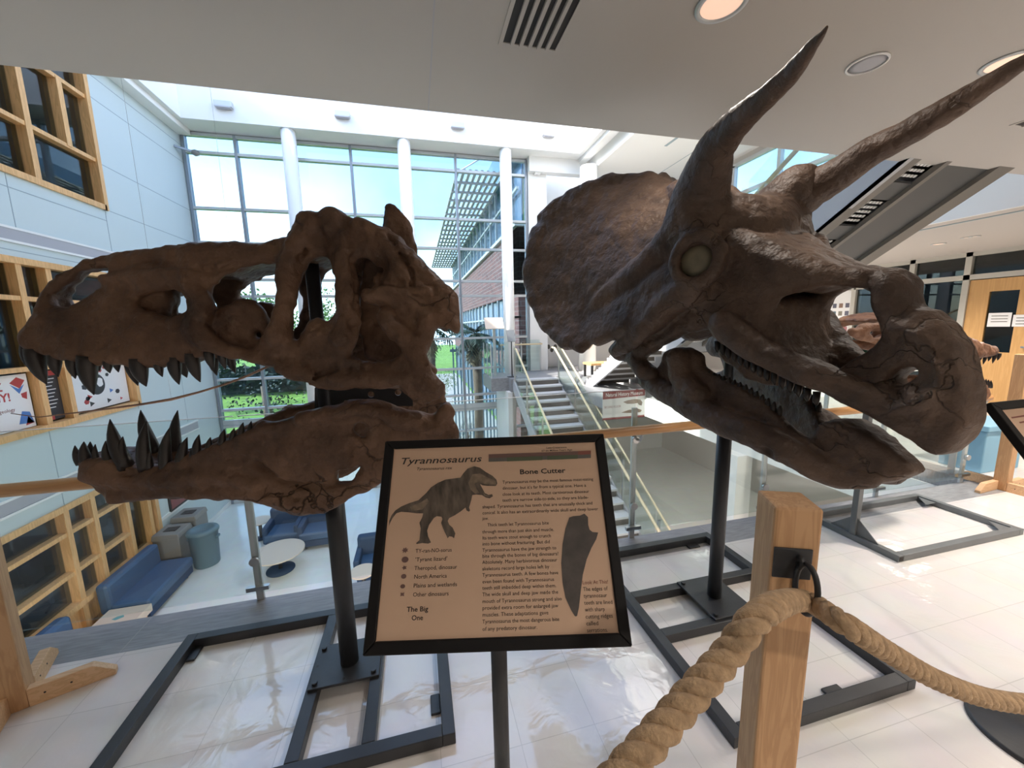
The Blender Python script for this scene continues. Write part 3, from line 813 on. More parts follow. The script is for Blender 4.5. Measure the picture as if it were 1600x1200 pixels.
tree('low dark tree at the far side of the lawn', -1.0, 49, 5.8, (3.6,2.2,2.6), 'leafd', 9, 1800)
for k, (x, y, r, m_, lb) in enumerate(((0.92,14.75,0.5,'leaf','sunlit leafy bush outside the window wall beside the stairs'),(1.65,13.95,0.42,'leafd','round dark bush outside the low glass doors'))):
    b = thing('bush', lb, 'bush', (x,y,LOW-0.1))
    zc = (-0.55, -2.3)[k]
    crown((x,y,zc), (r,r,r*1.1), 700, m_, 20+k).build('foliage', M[m_], b)
    G().tube([(x,y,LOW-0.2),(x,y,zc)], [.08,.04], 8).build('trunk', M['trunk'], b)
hd = thing('hedge', 'long dark blue green hedge across the far side of the lawn', 'hedge', (-17,38,LOW-0.1))
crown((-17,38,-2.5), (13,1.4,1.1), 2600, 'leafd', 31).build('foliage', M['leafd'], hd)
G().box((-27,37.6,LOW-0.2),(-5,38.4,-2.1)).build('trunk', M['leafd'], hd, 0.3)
def palm(label, x, y, ht, L, seed):
    t = thing('palm_tree', label, 'palm tree', (x,y,LOW-0.1), 'palms outside the window wall')
    rng = random.Random(seed)
    G().tube([(x,y,LOW-0.2),(x+.05,y,LOW+ht*.5),(x,y,LOW+ht)], [.2,.17,.2], 12).build('trunk', M['trunk'], t)
    for nm, mname, cnt, lo_, hi_ in (('frond_crown','leafp',30,-0.5,0.9),('dead_frond_skirt','dryleaf',22,-1.5,-0.9)):
        g = G()
        for k in range(cnt):
            az = rng.uniform(0,2*PI); el = rng.uniform(lo_,hi_); ln = L*rng.uniform(.75,1.1)
            p = Vector((x,y,LOW+ht)); d = Vector((math.cos(az)*math.cos(el),math.sin(az)*math.cos(el),math.sin(el)))
            pts = []
            for s_ in range(9):
                pts.append(p.copy()); p = p+d*ln/8; d = (d+Vector((0,0,-.13))).normalized()
            for i in range(2,9):
                a = (pts[i]-pts[i-1]).normalized(); sd = a.cross(Vector((0,0,1))).normalized()
                for sgn in (-1,1):
                    tip = pts[i]+(sd*sgn*.9+a*.5+Vector((0,0,-.45)))*ln*.28*(1-abs(i-5)/7)
                    g.add([pts[i-1],pts[i],tip],[(0,1,2)])
            g.tube(pts, .012, 4)
        g.build(nm, M[mname], t)
palm('tall palm outside the window with a skirt of dead fronds behind the skull', 0.55, 17.6, 5.3, 1.3, 2)
palm('shaggy palm outside the window nearest to the brick wing', 2.25, 15.2, 5.0, 1.1, 6)
palm('small palm top rising beside the sunshade of the brick wing', 0.6, 24, 7.2, 1.5, 9)
# the brick wing
bw = thing('building', 'brick wing of the building outside with a slatted sunshade over its windows', 'building', (4.2, 28, LOW))
BY0, BY1 = 15.8, 44
G().box((4.2,BY0,2.9),(7,BY1,5.6)).box((4.2,BY0,LOW-0.1),(4.6,18.6,5.6)).box((4.2,BY0,-0.4),(4.5,BY1,0.3)).build('wall', M['brick'], bw)
G().box((4.1,BY0-0.2,8.1),(7,BY1,9.6)).build('parapet', M['bluesteel'], bw)
G().box((4.05,BY0-0.2,5.55),(7,BY1,5.7)).build('sill', M['alu2'], bw)
g = G()
for k in range(18):
    y = BY0+1.2+1.55*k
    for z0, z1 in ((5.7,8.1),(0.3,2.9),(-3.6,-0.4)): g.box((4.2,y-0.06,z0),(4.32,y+0.06,z1))
g.box((4.2,BY0,7.0),(4.3,BY1,7.1)).box((4.2,BY0,1.9),(4.3,BY1,2.0)).build('mullion', M['alu2'], bw)
G().box((4.4,BY0,5.7),(4.45,BY1,8.1)).box((4.4,18.6,0.3),(4.45,BY1,2.9)).box((4.4,18.6,-3.7),(4.45,BY1,-0.4)).build('glazing', M['bluesteel'], bw)
g = G()
for k in range(9):
    x = 2.0+0.25*k
    g.box((x,17.0,8.0),(x+0.12,BY1,8.05))
for k in range(22): g.box((2.0,17.0+1.25*k,7.9),(4.2,17.06+1.25*k,8.0))
g.build('sunshade', M['concrete'], bw)
for k in range(6):
    y = 17.2+5*k; G().tube([(2.1,y,8.0),(4.2,y,9.3)], 0.03, 6).build('tie_rod', M['alu2'], bw)
fe = thing('fence', 'tall blue grey slatted fence outside beyond the palms', 'fence', (2.6, 17.2, LOW))
g = G()
for k in range(16): g.box((1.5+0.16*k,17.2,LOW-0.1),(1.56+0.16*k,17.28,0.7))
g.box((1.4,17.22,0.5),(4.1,17.26,0.62)).build('slat_panel', mat('blue_grey_paint', (0.16,0.28,0.38), 0.4), fe)
def resample(P, n):
    P = np.array(P); L = np.concatenate([[0], np.cumsum(np.linalg.norm(np.diff(P, axis=0), axis=1))]); L /= L[-1]
    t = np.linspace(0, 1, n); return np.stack([np.interp(t, L, P[:,k]) for k in range(3)], 1)

# ================================================================ the tyrannosaur skull
TC = 1.735
def Wt(u, v):
    w = np.interp(u, [-1.40,-1.3,-1.1,-.8,-.55,-.35,-.1,.1,.3], [.05,.085,.12,.145,.175,.22,.27,.29,.27])
    top = np.interp(u, [-1.1,-.7], [1.84,2.05]); lean = np.interp(u, [-1.1,-.75], [.74,.4])
    t = np.clip((v-1.5)/(top-1.5), 0, 1)
    return w*(1-lean*t*t*(3-2*t))
def Wtj(u, v):
    return np.interp(u, [-1.30,-1.2,-1.0,-.7,-.4,0,.3], [.05,.075,.10,.15,.20,.25,.26])
def cone_tooth(name, base, tip, r, mat_, parent, bend=0.12, flat=0.7, n=10):
    """curved tooth from a base point to a tip"""
    b, t = Vector(base), Vector(tip); d = t-b; L = d.length; g = G()
    side = d.cross(Vector((0,1,0)))
    side = side.normalized() if side.length > 1e-5 else Vector((1,0,0))
    pts = []; rad = []
    for k in range(8):
        s = k/7; pts.append(b+d*s+side*math.sin(s*PI)*bend*L*0.5); rad.append(max(0.0012, r*(1-s**2.2)**0.8*(0.95+0.12*math.sin(s*PI))))
    g.tube(pts, rad, n)
    return g.build(name, mat_, parent)

tr_ = thing('tyrannosaur_skull', 'large brown tyrannosaur skull cast with open jaws and dark teeth', 'dinosaur skull', (-0.39, TC, 0.82))
f = Field((-1.46,1.24), (0.34,2.14), 0.0068)
OUT = [(-1.303, 1.590), (-1.299, 1.611), (-1.283, 1.643), (-1.269, 1.660), (-1.263, 1.686), (-1.258, 1.718), (-1.244, 1.751), (-1.220, 1.784), (-1.187, 1.812), (-1.151, 1.838), (-1.106, 1.864), (-1.058, 1.879), (-0.995, 1.890), (-0.910, 1.895), (-0.830, 1.903), (-0.747, 1.908), (-0.665, 1.915), (-0.582, 1.918), (-0.518, 1.916), (-0.452, 1.935), (-0.403, 1.951), (-0.368, 1.962), (-0.351, 1.985), (-0.331, 2.012), (-0.303, 2.035), (-0.269, 2.042), (-0.241, 2.033), (-0.230, 2.009), (-0.201, 2.007), (-0.161, 1.996), (-0.116, 1.982), (-0.077, 1.960), (-0.039, 1.927), (-0.002, 1.896), (0.034, 1.861), (0.071, 1.817), (0.103, 1.778), (0.116, 1.752), (0.103, 1.697), (0.084, 1.626), (0.068, 1.592), (0.057, 1.552), (0.043, 1.506), (0.036, 1.463), (0.060, 1.434), (0.091, 1.401), (0.089, 1.360), (0.064, 1.337), (0.035, 1.314), (-0.004, 1.320), (-0.037, 1.351), (-0.070, 1.379), (-0.127, 1.377), (-0.196, 1.376), (-0.263, 1.381), (-0.330, 1.392), (-0.379, 1.403), (-0.429, 1.420), (-0.479, 1.436), (-0.514, 1.460), (-0.556, 1.480), (-0.591, 1.490), (-0.624, 1.498), (-0.665, 1.509), (-0.711, 1.512), (-0.764, 1.500), (-0.827, 1.489), (-0.887, 1.480), (-0.946, 1.482), (-1.012, 1.491), (-1.069, 1.496), (-1.125, 1.504), (-1.174, 1.514), (-1.222, 1.528), (-1.263, 1.547), (-1.291, 1.569)]
NAR = [(-1.208, 1.696), (-1.211, 1.735), (-1.184, 1.768), (-1.142, 1.804), (-1.103, 1.821), (-1.040, 1.827), (-1.039, 1.789), (-1.085, 1.747), (-1.134, 1.717), (-1.174, 1.691)]
MAXF = [(-0.948, 1.704), (-0.938, 1.727), (-0.913, 1.742), (-0.879, 1.754), (-0.849, 1.756), (-0.816, 1.751), (-0.791, 1.733), (-0.779, 1.701), (-0.789, 1.673), (-0.818, 1.658), (-0.859, 1.656), (-0.900, 1.666), (-0.933, 1.684)]
ANT = [(-0.729, 1.625), (-0.720, 1.671), (-0.712, 1.698), (-0.698, 1.731), (-0.682, 1.765), (-0.659, 1.792), (-0.624, 1.819), (-0.587, 1.830), (-0.522, 1.841), (-0.455, 1.847), (-0.464, 1.827), (-0.476, 1.797), (-0.478, 1.763), (-0.470, 1.735), (-0.478, 1.701), (-0.497, 1.661), (-0.492, 1.643), (-0.497, 1.622), (-0.521, 1.602), (-0.558, 1.567), (-0.579, 1.531), (-0.601, 1.523), (-0.654, 1.551), (-0.704, 1.582), (-0.723, 1.605)]
ORB = [(-0.365, 1.847), (-0.377, 1.819), (-0.400, 1.773), (-0.413, 1.739), (-0.428, 1.682), (-0.432, 1.644), (-0.439, 1.603), (-0.439, 1.566), (-0.415, 1.561), (-0.398, 1.586), (-0.378, 1.617), (-0.364, 1.635), (-0.344, 1.637), (-0.329, 1.635), (-0.312, 1.618), (-0.303, 1.623), (-0.276, 1.668), (-0.277, 1.702), (-0.271, 1.755), (-0.278, 1.783), (-0.288, 1.818), (-0.292, 1.846), (-0.306, 1.865), (-0.342, 1.865)]
ITF = [(-0.201, 1.836), (-0.177, 1.860), (-0.154, 1.860), (-0.141, 1.817), (-0.139, 1.756), (-0.151, 1.737), (-0.156, 1.709), (-0.144, 1.681), (-0.109, 1.674), (-0.110, 1.658), (-0.120, 1.630), (-0.113, 1.596), (-0.081, 1.567), (-0.058, 1.537), (-0.057, 1.509), (-0.093, 1.484), (-0.143, 1.474), (-0.176, 1.482), (-0.209, 1.492), (-0.231, 1.504), (-0.223, 1.541), (-0.205, 1.586), (-0.195, 1.643), (-0.193, 1.701), (-0.194, 1.770)]
ROOF = [(-1.269, 1.660), (-1.263, 1.686), (-1.258, 1.718), (-1.244, 1.751), (-1.220, 1.784), (-1.187, 1.812), (-1.151, 1.838), (-1.106, 1.864), (-1.058, 1.879), (-0.995, 1.890), (-0.910, 1.895), (-0.830, 1.903), (-0.747, 1.908), (-0.665, 1.915), (-0.582, 1.918), (-0.518, 1.916), (-0.452, 1.935), (-0.403, 1.951), (-0.368, 1.962), (-0.351, 1.985), (-0.331, 2.012), (-0.303, 2.035), (-0.269, 2.042), (-0.241, 2.033), (-0.230, 2.009), (-0.201, 2.007), (-0.161, 1.996), (-0.116, 1.982), (-0.077, 1.960), (-0.039, 1.927), (-0.002, 1.896), (0.034, 1.861), (0.071, 1.817), (0.103, 1.778), (0.082, 1.740), (0.033, 1.778), (-0.055, 1.855), (-0.121, 1.893), (-0.188, 1.907), (-0.257, 1.874), (-0.324, 1.865), (-0.380, 1.856), (-0.452, 1.852), (-0.522, 1.843), (-0.597, 1.830), (-0.660, 1.803), (-0.753, 1.803), (-0.861, 1.797), (-0.969, 1.817), (-1.037, 1.836), (-1.095, 1.834), (-1.143, 1.812), (-1.182, 1.781), (-1.211, 1.749), (-1.228, 1.707), (-1.243, 1.662)]
SNOUT = [(-1.303, 1.590), (-1.299, 1.611), (-1.283, 1.643), (-1.269, 1.660), (-1.244, 1.670), (-1.180, 1.700), (-1.113, 1.699), (-1.036, 1.649), (-1.025, 1.551), (-1.067, 1.509), (-1.125, 1.508), (-1.173, 1.518), (-1.221, 1.533), (-1.263, 1.547), (-1.291, 1.569)]
f.plate(OUT, Wt, 0.030, holes=(NAR, MAXF, ANT, ORB, ITF))
f.plate(ROOF, Wt, 0.02, inner=True)
f.plate(SNOUT, Wt, 0.02, inner=True)
f.cut(NAR)
# palate, inner nasal wall and braincase
f.plate([(-1.060, 1.774), (-0.983, 1.785), (-0.873, 1.772), (-0.869, 1.717), (-0.890, 1.648), (-1.015, 1.627), (-1.068, 1.651)], 0.05, 0.02, inner=True)
f.plate([(-0.749, 1.598), (-0.729, 1.650), (-0.689, 1.684), (-0.647, 1.713), (-0.609, 1.720), (-0.573, 1.708), (-0.544, 1.678), (-0.533, 1.640), (-0.542, 1.593), (-0.527, 1.532), (-0.590, 1.511), (-0.692, 1.531)], 0.115, 0.03, holes=([(-0.585, 1.594), (-0.558, 1.603), (-0.557, 1.579), (-0.580, 1.565)],))
f.plate([(-0.184, 1.875), (-0.104, 1.888), (0.012, 1.805), (0.108, 1.731), (0.103, 1.616), (0.042, 1.527), (-0.032, 1.477), (-0.109, 1.442), (-0.203, 1.484), (-0.229, 1.585), (-0.206, 1.756)], 0.085, 0.02, inner=True)
f.plate([(-1.233, 1.551), (-1.098, 1.519), (-0.914, 1.505), (-0.733, 1.533), (-0.527, 1.491), (-0.329, 1.425), (-0.138, 1.402), (-0.136, 1.428), (-0.327, 1.457), (-0.523, 1.525), (-0.730, 1.560), (-0.910, 1.534), (-1.094, 1.546), (-1.230, 1.572)], 0.06, 0.02, inner=True)
# the tall crest at the back of the skull
f.plate([(-0.101, 2.019), (-0.101, 2.063), (-0.092, 2.084), (-0.074, 2.094), (-0.049, 2.091), (-0.025, 2.069), (-0.009, 2.035), (0.007, 2.002), (0.019, 1.925), (0.007, 1.821), (-0.071, 1.820), (-0.095, 1.923)], 0.075, 0.03, inner=True)
# flared bone at the back
f.plate([(0.070, 1.769), (0.102, 1.759), (0.130, 1.752), (0.152, 1.721), (0.164, 1.677), (0.165, 1.596), (0.152, 1.571), (0.121, 1.583), (0.092, 1.598), (0.065, 1.608), (0.055, 1.674)], lambda u, v: Wt(u, v)+0.02, 0.03)
def ch(pts, rad): f.chain(pts, rad)
ch([(-0.281, 0.142, 1.999), (-0.269, 0.149, 1.953), (-0.246, 0.160, 1.912), (-0.231, 0.173, 1.860)], [.045,.04,.035,.03])
ch([(-0.349, 0.136, 1.976), (-0.392, 0.140, 1.912), (-0.424, 0.148, 1.843), (-0.444, 0.159, 1.774), (-0.449, 0.173, 1.705), (-0.466, 0.182, 1.637), (-0.487, 0.185, 1.581)], [.05,.045,.04,.035,.035,.035,.04])
ch([(-0.235, 0.171, 1.865), (-0.239, 0.195, 1.771), (-0.231, 0.214, 1.701), (-0.245, 0.229, 1.621), (-0.260, 0.234, 1.565)], [.04,.034,.034,.034,.04])
ch([(-0.145, 0.225, 1.718), (-0.102, 0.232, 1.718), (-0.057, 0.238, 1.713), (-0.017, 0.244, 1.703), (0.023, 0.252, 1.688)], [.036,.040,.040,.036,.03])
ch([(-0.101, 0.252, 1.644), (-0.073, 0.264, 1.595), (-0.026, 0.275, 1.547), (0.005, 0.281, 1.488), (0.017, 0.282, 1.416)], [.040,.042,.04,.035,.04])
ch([(0.043, 0.269, 1.627), (0.016, 0.278, 1.558), (0.003, 0.280, 1.488), (0.030, 0.283, 1.401), (0.057, 0.286, 1.376)], [.04,.038,.036,.045,.045])
ch([(-0.480, 0.191, 1.466), (-0.394, 0.210, 1.434), (-0.283, 0.233, 1.417), (-0.147, 0.261, 1.413), (-0.033, 0.277, 1.418)], [.030,.036,.036,.034,.034])
ch([(-1.052, 0.047, 1.792), (-0.948, 0.072, 1.789), (-0.840, 0.095, 1.796), (-0.732, 0.115, 1.812), (-0.628, 0.122, 1.832)], [.02,.026,.028,.028,.026])
ch([(-0.754, 0.117, 1.777), (-0.724, 0.133, 1.709), (-0.750, 0.143, 1.621), (-0.706, 0.154, 1.557), (-0.626, 0.166, 1.521), (-0.554, 0.175, 1.503)], [.034,.036,.04,.034,.026,.024])
ch([(-0.185, 0.157, 1.977), (-0.097, 0.177, 1.924), (-0.009, 0.204, 1.841), (0.061, 0.231, 1.769)], [.03,.03,.03,.03])
ch([(-0.072, 0.193, 1.864), (-0.035, 0.216, 1.793), (0.020, 0.235, 1.745), (0.075, 0.254, 1.697)], [.03,.032,.035,.03])
# sutures and grooves
for P_ in ([(-1.034, 0.048, 1.809), (-0.979, 0.056, 1.830), (-0.920, 0.066, 1.849), (-0.870, 0.077, 1.853), (-0.807, 0.096, 1.827), (-0.731, 0.113, 1.821), (-0.660, 0.123, 1.814), (-0.597, 0.124, 1.839)], [(-0.369, 0.138, 1.944), (-0.388, 0.140, 1.912), (-0.372, 0.148, 1.884), (-0.391, 0.151, 1.856)], [(-0.087, 0.174, 1.941), (-0.042, 0.191, 1.877), (-0.010, 0.209, 1.822), (-0.003, 0.229, 1.757)], [(-0.418, 0.205, 1.411), (-0.302, 0.230, 1.455), (-0.211, 0.248, 1.466)], [(-0.217, 0.174, 1.865), (-0.205, 0.200, 1.771), (-0.207, 0.224, 1.678), (-0.229, 0.238, 1.587), (-0.252, 0.239, 1.519)]):
    f.chain([(p[0], p[1]+0.012, p[2]) for p in P_], [.011]*len(P_), cut=True)
# sunk muscle pits
for q, r in (([(-0.129, 0.198, 1.822)], .045), ([(-0.143, 0.211, 1.770)], .04), ([(-0.001, 0.257, 1.660)], .02), ([(-0.048, 0.225, 1.760)], .018)):
    p = q[0]; f.ball((p[0], p[1]+0.02, p[2]), r, cut=True)
f.blur(2)
f.rough([(26,.0055),(60,.0040),(12,.007)], 3)
f.build('cranium', M['trex'], tr_, TC, 'Y')

fj = Field((-1.34,.74), (.26,1.34), 0.0068)
JAW = [(-1.219, 1.149), (-1.216, 1.125), (-1.209, 1.093), (-1.194, 1.056), (-1.168, 1.025), (-1.140, 1.000), (-1.091, 0.981), (-1.016, 0.980), (-0.961, 0.987), (-0.851, 0.981), (-0.740, 0.966), (-0.628, 0.952), (-0.573, 0.925), (-0.517, 0.904), (-0.460, 0.890), (-0.401, 0.894), (-0.352, 0.914), (-0.279, 0.947), (-0.217, 0.974), (-0.155, 1.004), (-0.056, 1.049), (0.044, 1.094), (0.131, 1.125), (0.140, 1.177), (0.137, 1.211), (0.131, 1.242), (0.125, 1.286), (0.111, 1.313), (0.094, 1.309), (0.078, 1.284), (0.034, 1.267), (-0.006, 1.285), (-0.042, 1.284), (-0.076, 1.303), (-0.117, 1.322), (-0.167, 1.332), (-0.213, 1.334), (-0.271, 1.327), (-0.324, 1.319), (-0.374, 1.315), (-0.420, 1.297), (-0.478, 1.282), (-0.536, 1.270), (-0.592, 1.265), (-0.616, 1.249), (-0.644, 1.236), (-0.710, 1.205), (-0.757, 1.185), (-0.803, 1.170), (-0.849, 1.153), (-0.896, 1.130), (-0.942, 1.118), (-0.996, 1.121), (-1.047, 1.126), (-1.088, 1.134), (-1.116, 1.153), (-1.146, 1.159), (-1.177, 1.157)]
H1 = [(-0.250, 1.222), (-0.232, 1.241), (-0.210, 1.230), (-0.200, 1.207), (-0.213, 1.185), (-0.236, 1.191)]
H2 = [(-0.330, 1.011), (-0.327, 1.050), (-0.316, 1.062), (-0.298, 1.061), (-0.276, 1.069), (-0.251, 1.083), (-0.230, 1.084), (-0.231, 1.069), (-0.247, 1.044), (-0.265, 1.025), (-0.283, 1.008)]
H3 = [(-0.650, 1.033), (-0.633, 1.047), (-0.613, 1.041), (-0.609, 1.020), (-0.626, 1.008), (-0.648, 1.015)]
fj.plate(JAW, Wtj, 0.030, holes=(H1, H2, H3))
fj.plate([(-1.219, 1.149), (-1.216, 1.125), (-1.209, 1.093), (-1.194, 1.056), (-1.168, 1.025), (-1.140, 1.000), (-1.091, 0.981), (-1.016, 0.980), (-0.996, 1.017), (-1.002, 1.079), (-1.050, 1.107), (-1.089, 1.127), (-1.117, 1.148), (-1.147, 1.155), (-1.178, 1.152)], Wtj, .02, inner=True)
def cj(pts, rad): fj.chain(pts, rad)
cj([(-1.176, 0.078, 1.103), (-1.057, 0.093, 1.066), (-0.905, 0.116, 1.067), (-0.750, 0.142, 1.066), (-0.618, 0.164, 1.033)], [.034,.036,.034,.032,.030])
cj([(-1.107, 0.087, 1.012), (-0.934, 0.111, 1.018), (-0.758, 0.140, 1.003), (-0.602, 0.166, 0.979), (-0.467, 0.189, 0.935)], [.028,.028,.028,.03,.032])
cj([(-0.434, 0.194, 1.273), (-0.319, 0.210, 1.292), (-0.193, 0.226, 1.299), (-0.067, 0.242, 1.255), (0.051, 0.252, 1.215)], [.03,.032,.034,.034,.034])
cj([(0.077, 0.253, 1.264), (0.098, 0.253, 1.283), (0.112, 0.254, 1.267)], [.025,.03,.025])
fj.chain([(-0.599, 0.167, 1.108), (-0.548, 0.175, 1.055), (-0.482, 0.186, 1.021), (-0.414, 0.198, 1.009), (-0.353, 0.206, 1.013)], [.012]*5, cut=True)
fj.blur(2)
fj.rough([(26,.0048),(60,.0038),(12,.006)], 5)
lj = fj.build('lower_jaw', M['trex'], tr_, TC, 'Y')

def mir(p, c): return (p[0], 2*c-p[1], p[2])
UP = [((-1.265, 1.660, 1.557), (-1.248, 1.660, 1.433), 0.0260), ((-1.299, 1.685, 1.568), (-1.303, 1.685, 1.484), 0.0180), ((-1.199, 1.645, 1.538), (-1.201, 1.645, 1.459), 0.0190), ((-1.144, 1.635, 1.530), (-1.148, 1.635, 1.451), 0.0180), ((-1.097, 1.625, 1.529), (-1.098, 1.625, 1.393), 0.0280), ((-1.035, 1.615, 1.514), (-1.035, 1.615, 1.467), 0.0140), ((-0.946, 1.610, 1.515), (-0.934, 1.610, 1.415), 0.0260), ((-0.886, 1.605, 1.508), (-0.879, 1.605, 1.447), 0.0150), ((-0.833, 1.600, 1.516), (-0.830, 1.600, 1.417), 0.0210), ((-0.777, 1.595, 1.527), (-0.762, 1.595, 1.423), 0.0220), ((-0.718, 1.585, 1.535), (-0.711, 1.585, 1.466), 0.0160), ((-0.677, 1.580, 1.529), (-0.671, 1.580, 1.467), 0.0140)]
for b_, t_, r in UP:
    cone_tooth('upper_tooth', b_, t_, r, M['tooth'], tr_, bend=-0.10)
    if r > 0.017: cone_tooth('upper_tooth', mir(b_, TC), mir(t_, TC), r, M['tooth'], tr_, bend=-0.10)
LO = [((-1.216, 1.685, 1.132), (-1.222, 1.685, 1.205), 0.0180), ((-1.194, 1.680, 1.131), (-1.190, 1.680, 1.218), 0.0240), ((-1.200, 1.715, 1.119), (-1.196, 1.715, 1.208), 0.0220), ((-1.160, 1.675, 1.134), (-1.155, 1.675, 1.206), 0.0140), ((-1.116, 1.665, 1.128), (-1.116, 1.665, 1.218), 0.0210), ((-1.061, 1.655, 1.116), (-1.085, 1.655, 1.299), 0.0340), ((-1.067, 1.650, 1.108), (-1.053, 1.650, 1.233), 0.0260), ((-0.996, 1.640, 1.101), (-0.968, 1.640, 1.286), 0.0300), ((-0.981, 1.635, 1.102), (-0.969, 1.635, 1.176), 0.0180), ((-0.931, 1.635, 1.101), (-0.898, 1.635, 1.257), 0.0270), ((-0.933, 1.630, 1.098), (-0.918, 1.630, 1.197), 0.0200), ((-0.870, 1.620, 1.127), (-0.840, 1.620, 1.219), 0.0220), ((-0.882, 1.620, 1.123), (-0.865, 1.620, 1.180), 0.0130), ((-0.814, 1.610, 1.142), (-0.797, 1.610, 1.228), 0.0200), ((-0.830, 1.610, 1.141), (-0.816, 1.610, 1.191), 0.0120), ((-0.770, 1.605, 1.166), (-0.760, 1.605, 1.216), 0.0150), ((-0.722, 1.595, 1.186), (-0.707, 1.595, 1.244), 0.0170), ((-0.685, 1.590, 1.201), (-0.673, 1.590, 1.247), 0.0140), ((-0.652, 1.585, 1.215), (-0.640, 1.585, 1.267), 0.0150), ((-0.620, 1.580, 1.228), (-0.611, 1.580, 1.271), 0.0120)]
for b_, t_, r in LO:
    r *= 0.76
    cone_tooth('lower_tooth', b_, t_, r, M['tooth'], tr_, bend=0.10)
    if r > 0.0215: cone_tooth('lower_tooth', mir(b_, TC), mir(t_, TC), r, M['tooth'], tr_, bend=0.10)

# its steel stand
st = thing('steel_stand', 'black welded steel floor frame and pole carrying the tyrannosaur skull', 'stand', (-0.39, TC, 0))
T = 0.05
g = G()
g.box((-1.24,1.29,0),(-1.24+T,2.14,T)).box((0.01,1.29,0),(0.01+T,2.14,T)).box((-1.24+T,1.29,0),(0.01,1.29+T,T)).box((-1.24+T,2.14-T,0),(0.01,2.14,T))
g.build('frame', M['black'], st, 0.003)
for x in (-0.555, -0.29): G().box((x,1.29+T,0.0),(x+T,2.14-T,T)).build('cross_bar', M['black'], st, 0.003)
bp = G().box((-0.545,1.62,T),(-0.25,1.86,T+0.012)).build('base_plate', M['black'], st, 0.002)
for x in (-0.52,-0.275):
    for y in (1.645,1.835): G().cyl((x,y),0.012,T+0.012,T+0.024,6).build('bolt', M['black'], bp)
for x, y in ((-0.53,1.74),(-0.28,1.75),(-0.40,1.64)): G().cyl((x,y),0.006,T+0.012,T+0.0125,10).build('bolt_hole', M['ink'], bp)
G().cyl((-0.39,TC),0.040,T+0.012,0.90,32).build('pole', M['black'], st)
G().cyl((-0.39,TC),0.026,0.90,1.95,24).build('inner_rod', M['black'], st)
g = G(); P_ = [(-0.423, 1.361), (-0.402, 1.376), (-0.029, 1.338), (-0.033, 1.257), (-0.155, 1.266), (-0.312, 1.260), (-0.432, 1.264)]
g.prism(P_, (0,TC-0.006,0), (1,0,0), (0,0,1), (0,1,0), 0.012)
brk = g.build('bracket_plate', M['black'], st)
for q in [(-0.204, 1.320), (-0.092, 1.321)]:
    # round holes through the plate
    c = G().tube([(q[0],TC-0.05,q[1]),(q[0],TC+0.05,q[1])], 0.0135, 20).build('bore', None)
    m = brk.modifiers.new('hole', 'BOOLEAN'); m.object = c; m.operation = 'DIFFERENCE'; m.solver = 'EXACT'
    bpy.context.view_layer.update()
    me = bpy.data.meshes.new_from_object(brk.evaluated_get(bpy.context.evaluated_depsgraph_get()))
    brk.modifiers.clear(); brk.data = me; bpy.data.objects.remove(c)
for x, y, rx in ((-1.19,2.0,0),(-0.03,1.42,0)):
    g = G(); g.box((x,y,0.001),(x+0.04,y+0.09,0.012)); g.build('floor_tab', M['black'], st, 0.004)

# ================================================================ the triceratops skull
XC = 1.56
def Wx(y, z): return np.interp(y, [.78,.95,1.1,1.3,1.5,1.7,1.9,2.1,2.3], [.04,.06,.10,.17,.24,.29,.32,.36,.40])
def Wxj(y, z): return np.interp(y, [.82,.95,1.1,1.3,1.5,1.7,1.9,2.1,2.3], [.03,.055,.09,.14,.19,.23,.26,.28,.30])
tc_ = thing('triceratops_skull', 'huge grey brown triceratops skull cast with two long brow horns and a frill', 'dinosaur skull', (XC, 1.66, 1.05))
f = Field((0.66,1.02), (3.02,2.74), 0.0098, 0.90)
FACE = [(1.577, 2.039), (1.459, 1.985), (1.357, 1.900), (1.244, 1.848), (1.163, 1.803), (1.087, 1.763), (1.015, 1.722), (1.022, 1.702), (1.074, 1.715), (1.138, 1.722), (1.204, 1.714), (1.276, 1.696), (1.307, 1.640), (1.308, 1.575), (1.285, 1.510), (1.233, 1.458), (1.149, 1.418), (1.041, 1.386), (1.053, 1.350), (1.150, 1.384), (1.281, 1.444), (1.405, 1.512), (1.551, 1.583), (1.694, 1.704), (1.743, 1.865), (1.709, 1.981)]
f.plate(FACE, Wx, 0.035)
f.plate([(1.578, 2.053), (1.359, 1.933), (1.204, 1.842), (1.107, 1.788), (1.018, 1.756), (1.015, 1.718), (1.103, 1.736), (1.205, 1.724), (1.288, 1.712), (1.421, 1.767), (1.565, 1.840)], lambda y, z: Wx(y, z)*0.9, 0.03, inner=True)
# cheek and jugal horn
f.plate([(1.829, 1.844), (1.628, 1.790), (1.447, 1.770), (1.311, 1.729), (1.309, 1.601), (1.330, 1.482), (1.406, 1.518), (1.549, 1.562), (1.664, 1.547), (1.767, 1.500), (1.895, 1.432), (2.027, 1.364), (2.167, 1.377), (2.241, 1.425), (2.159, 1.527), (2.036, 1.618), (1.940, 1.721)], Wx, 0.04)
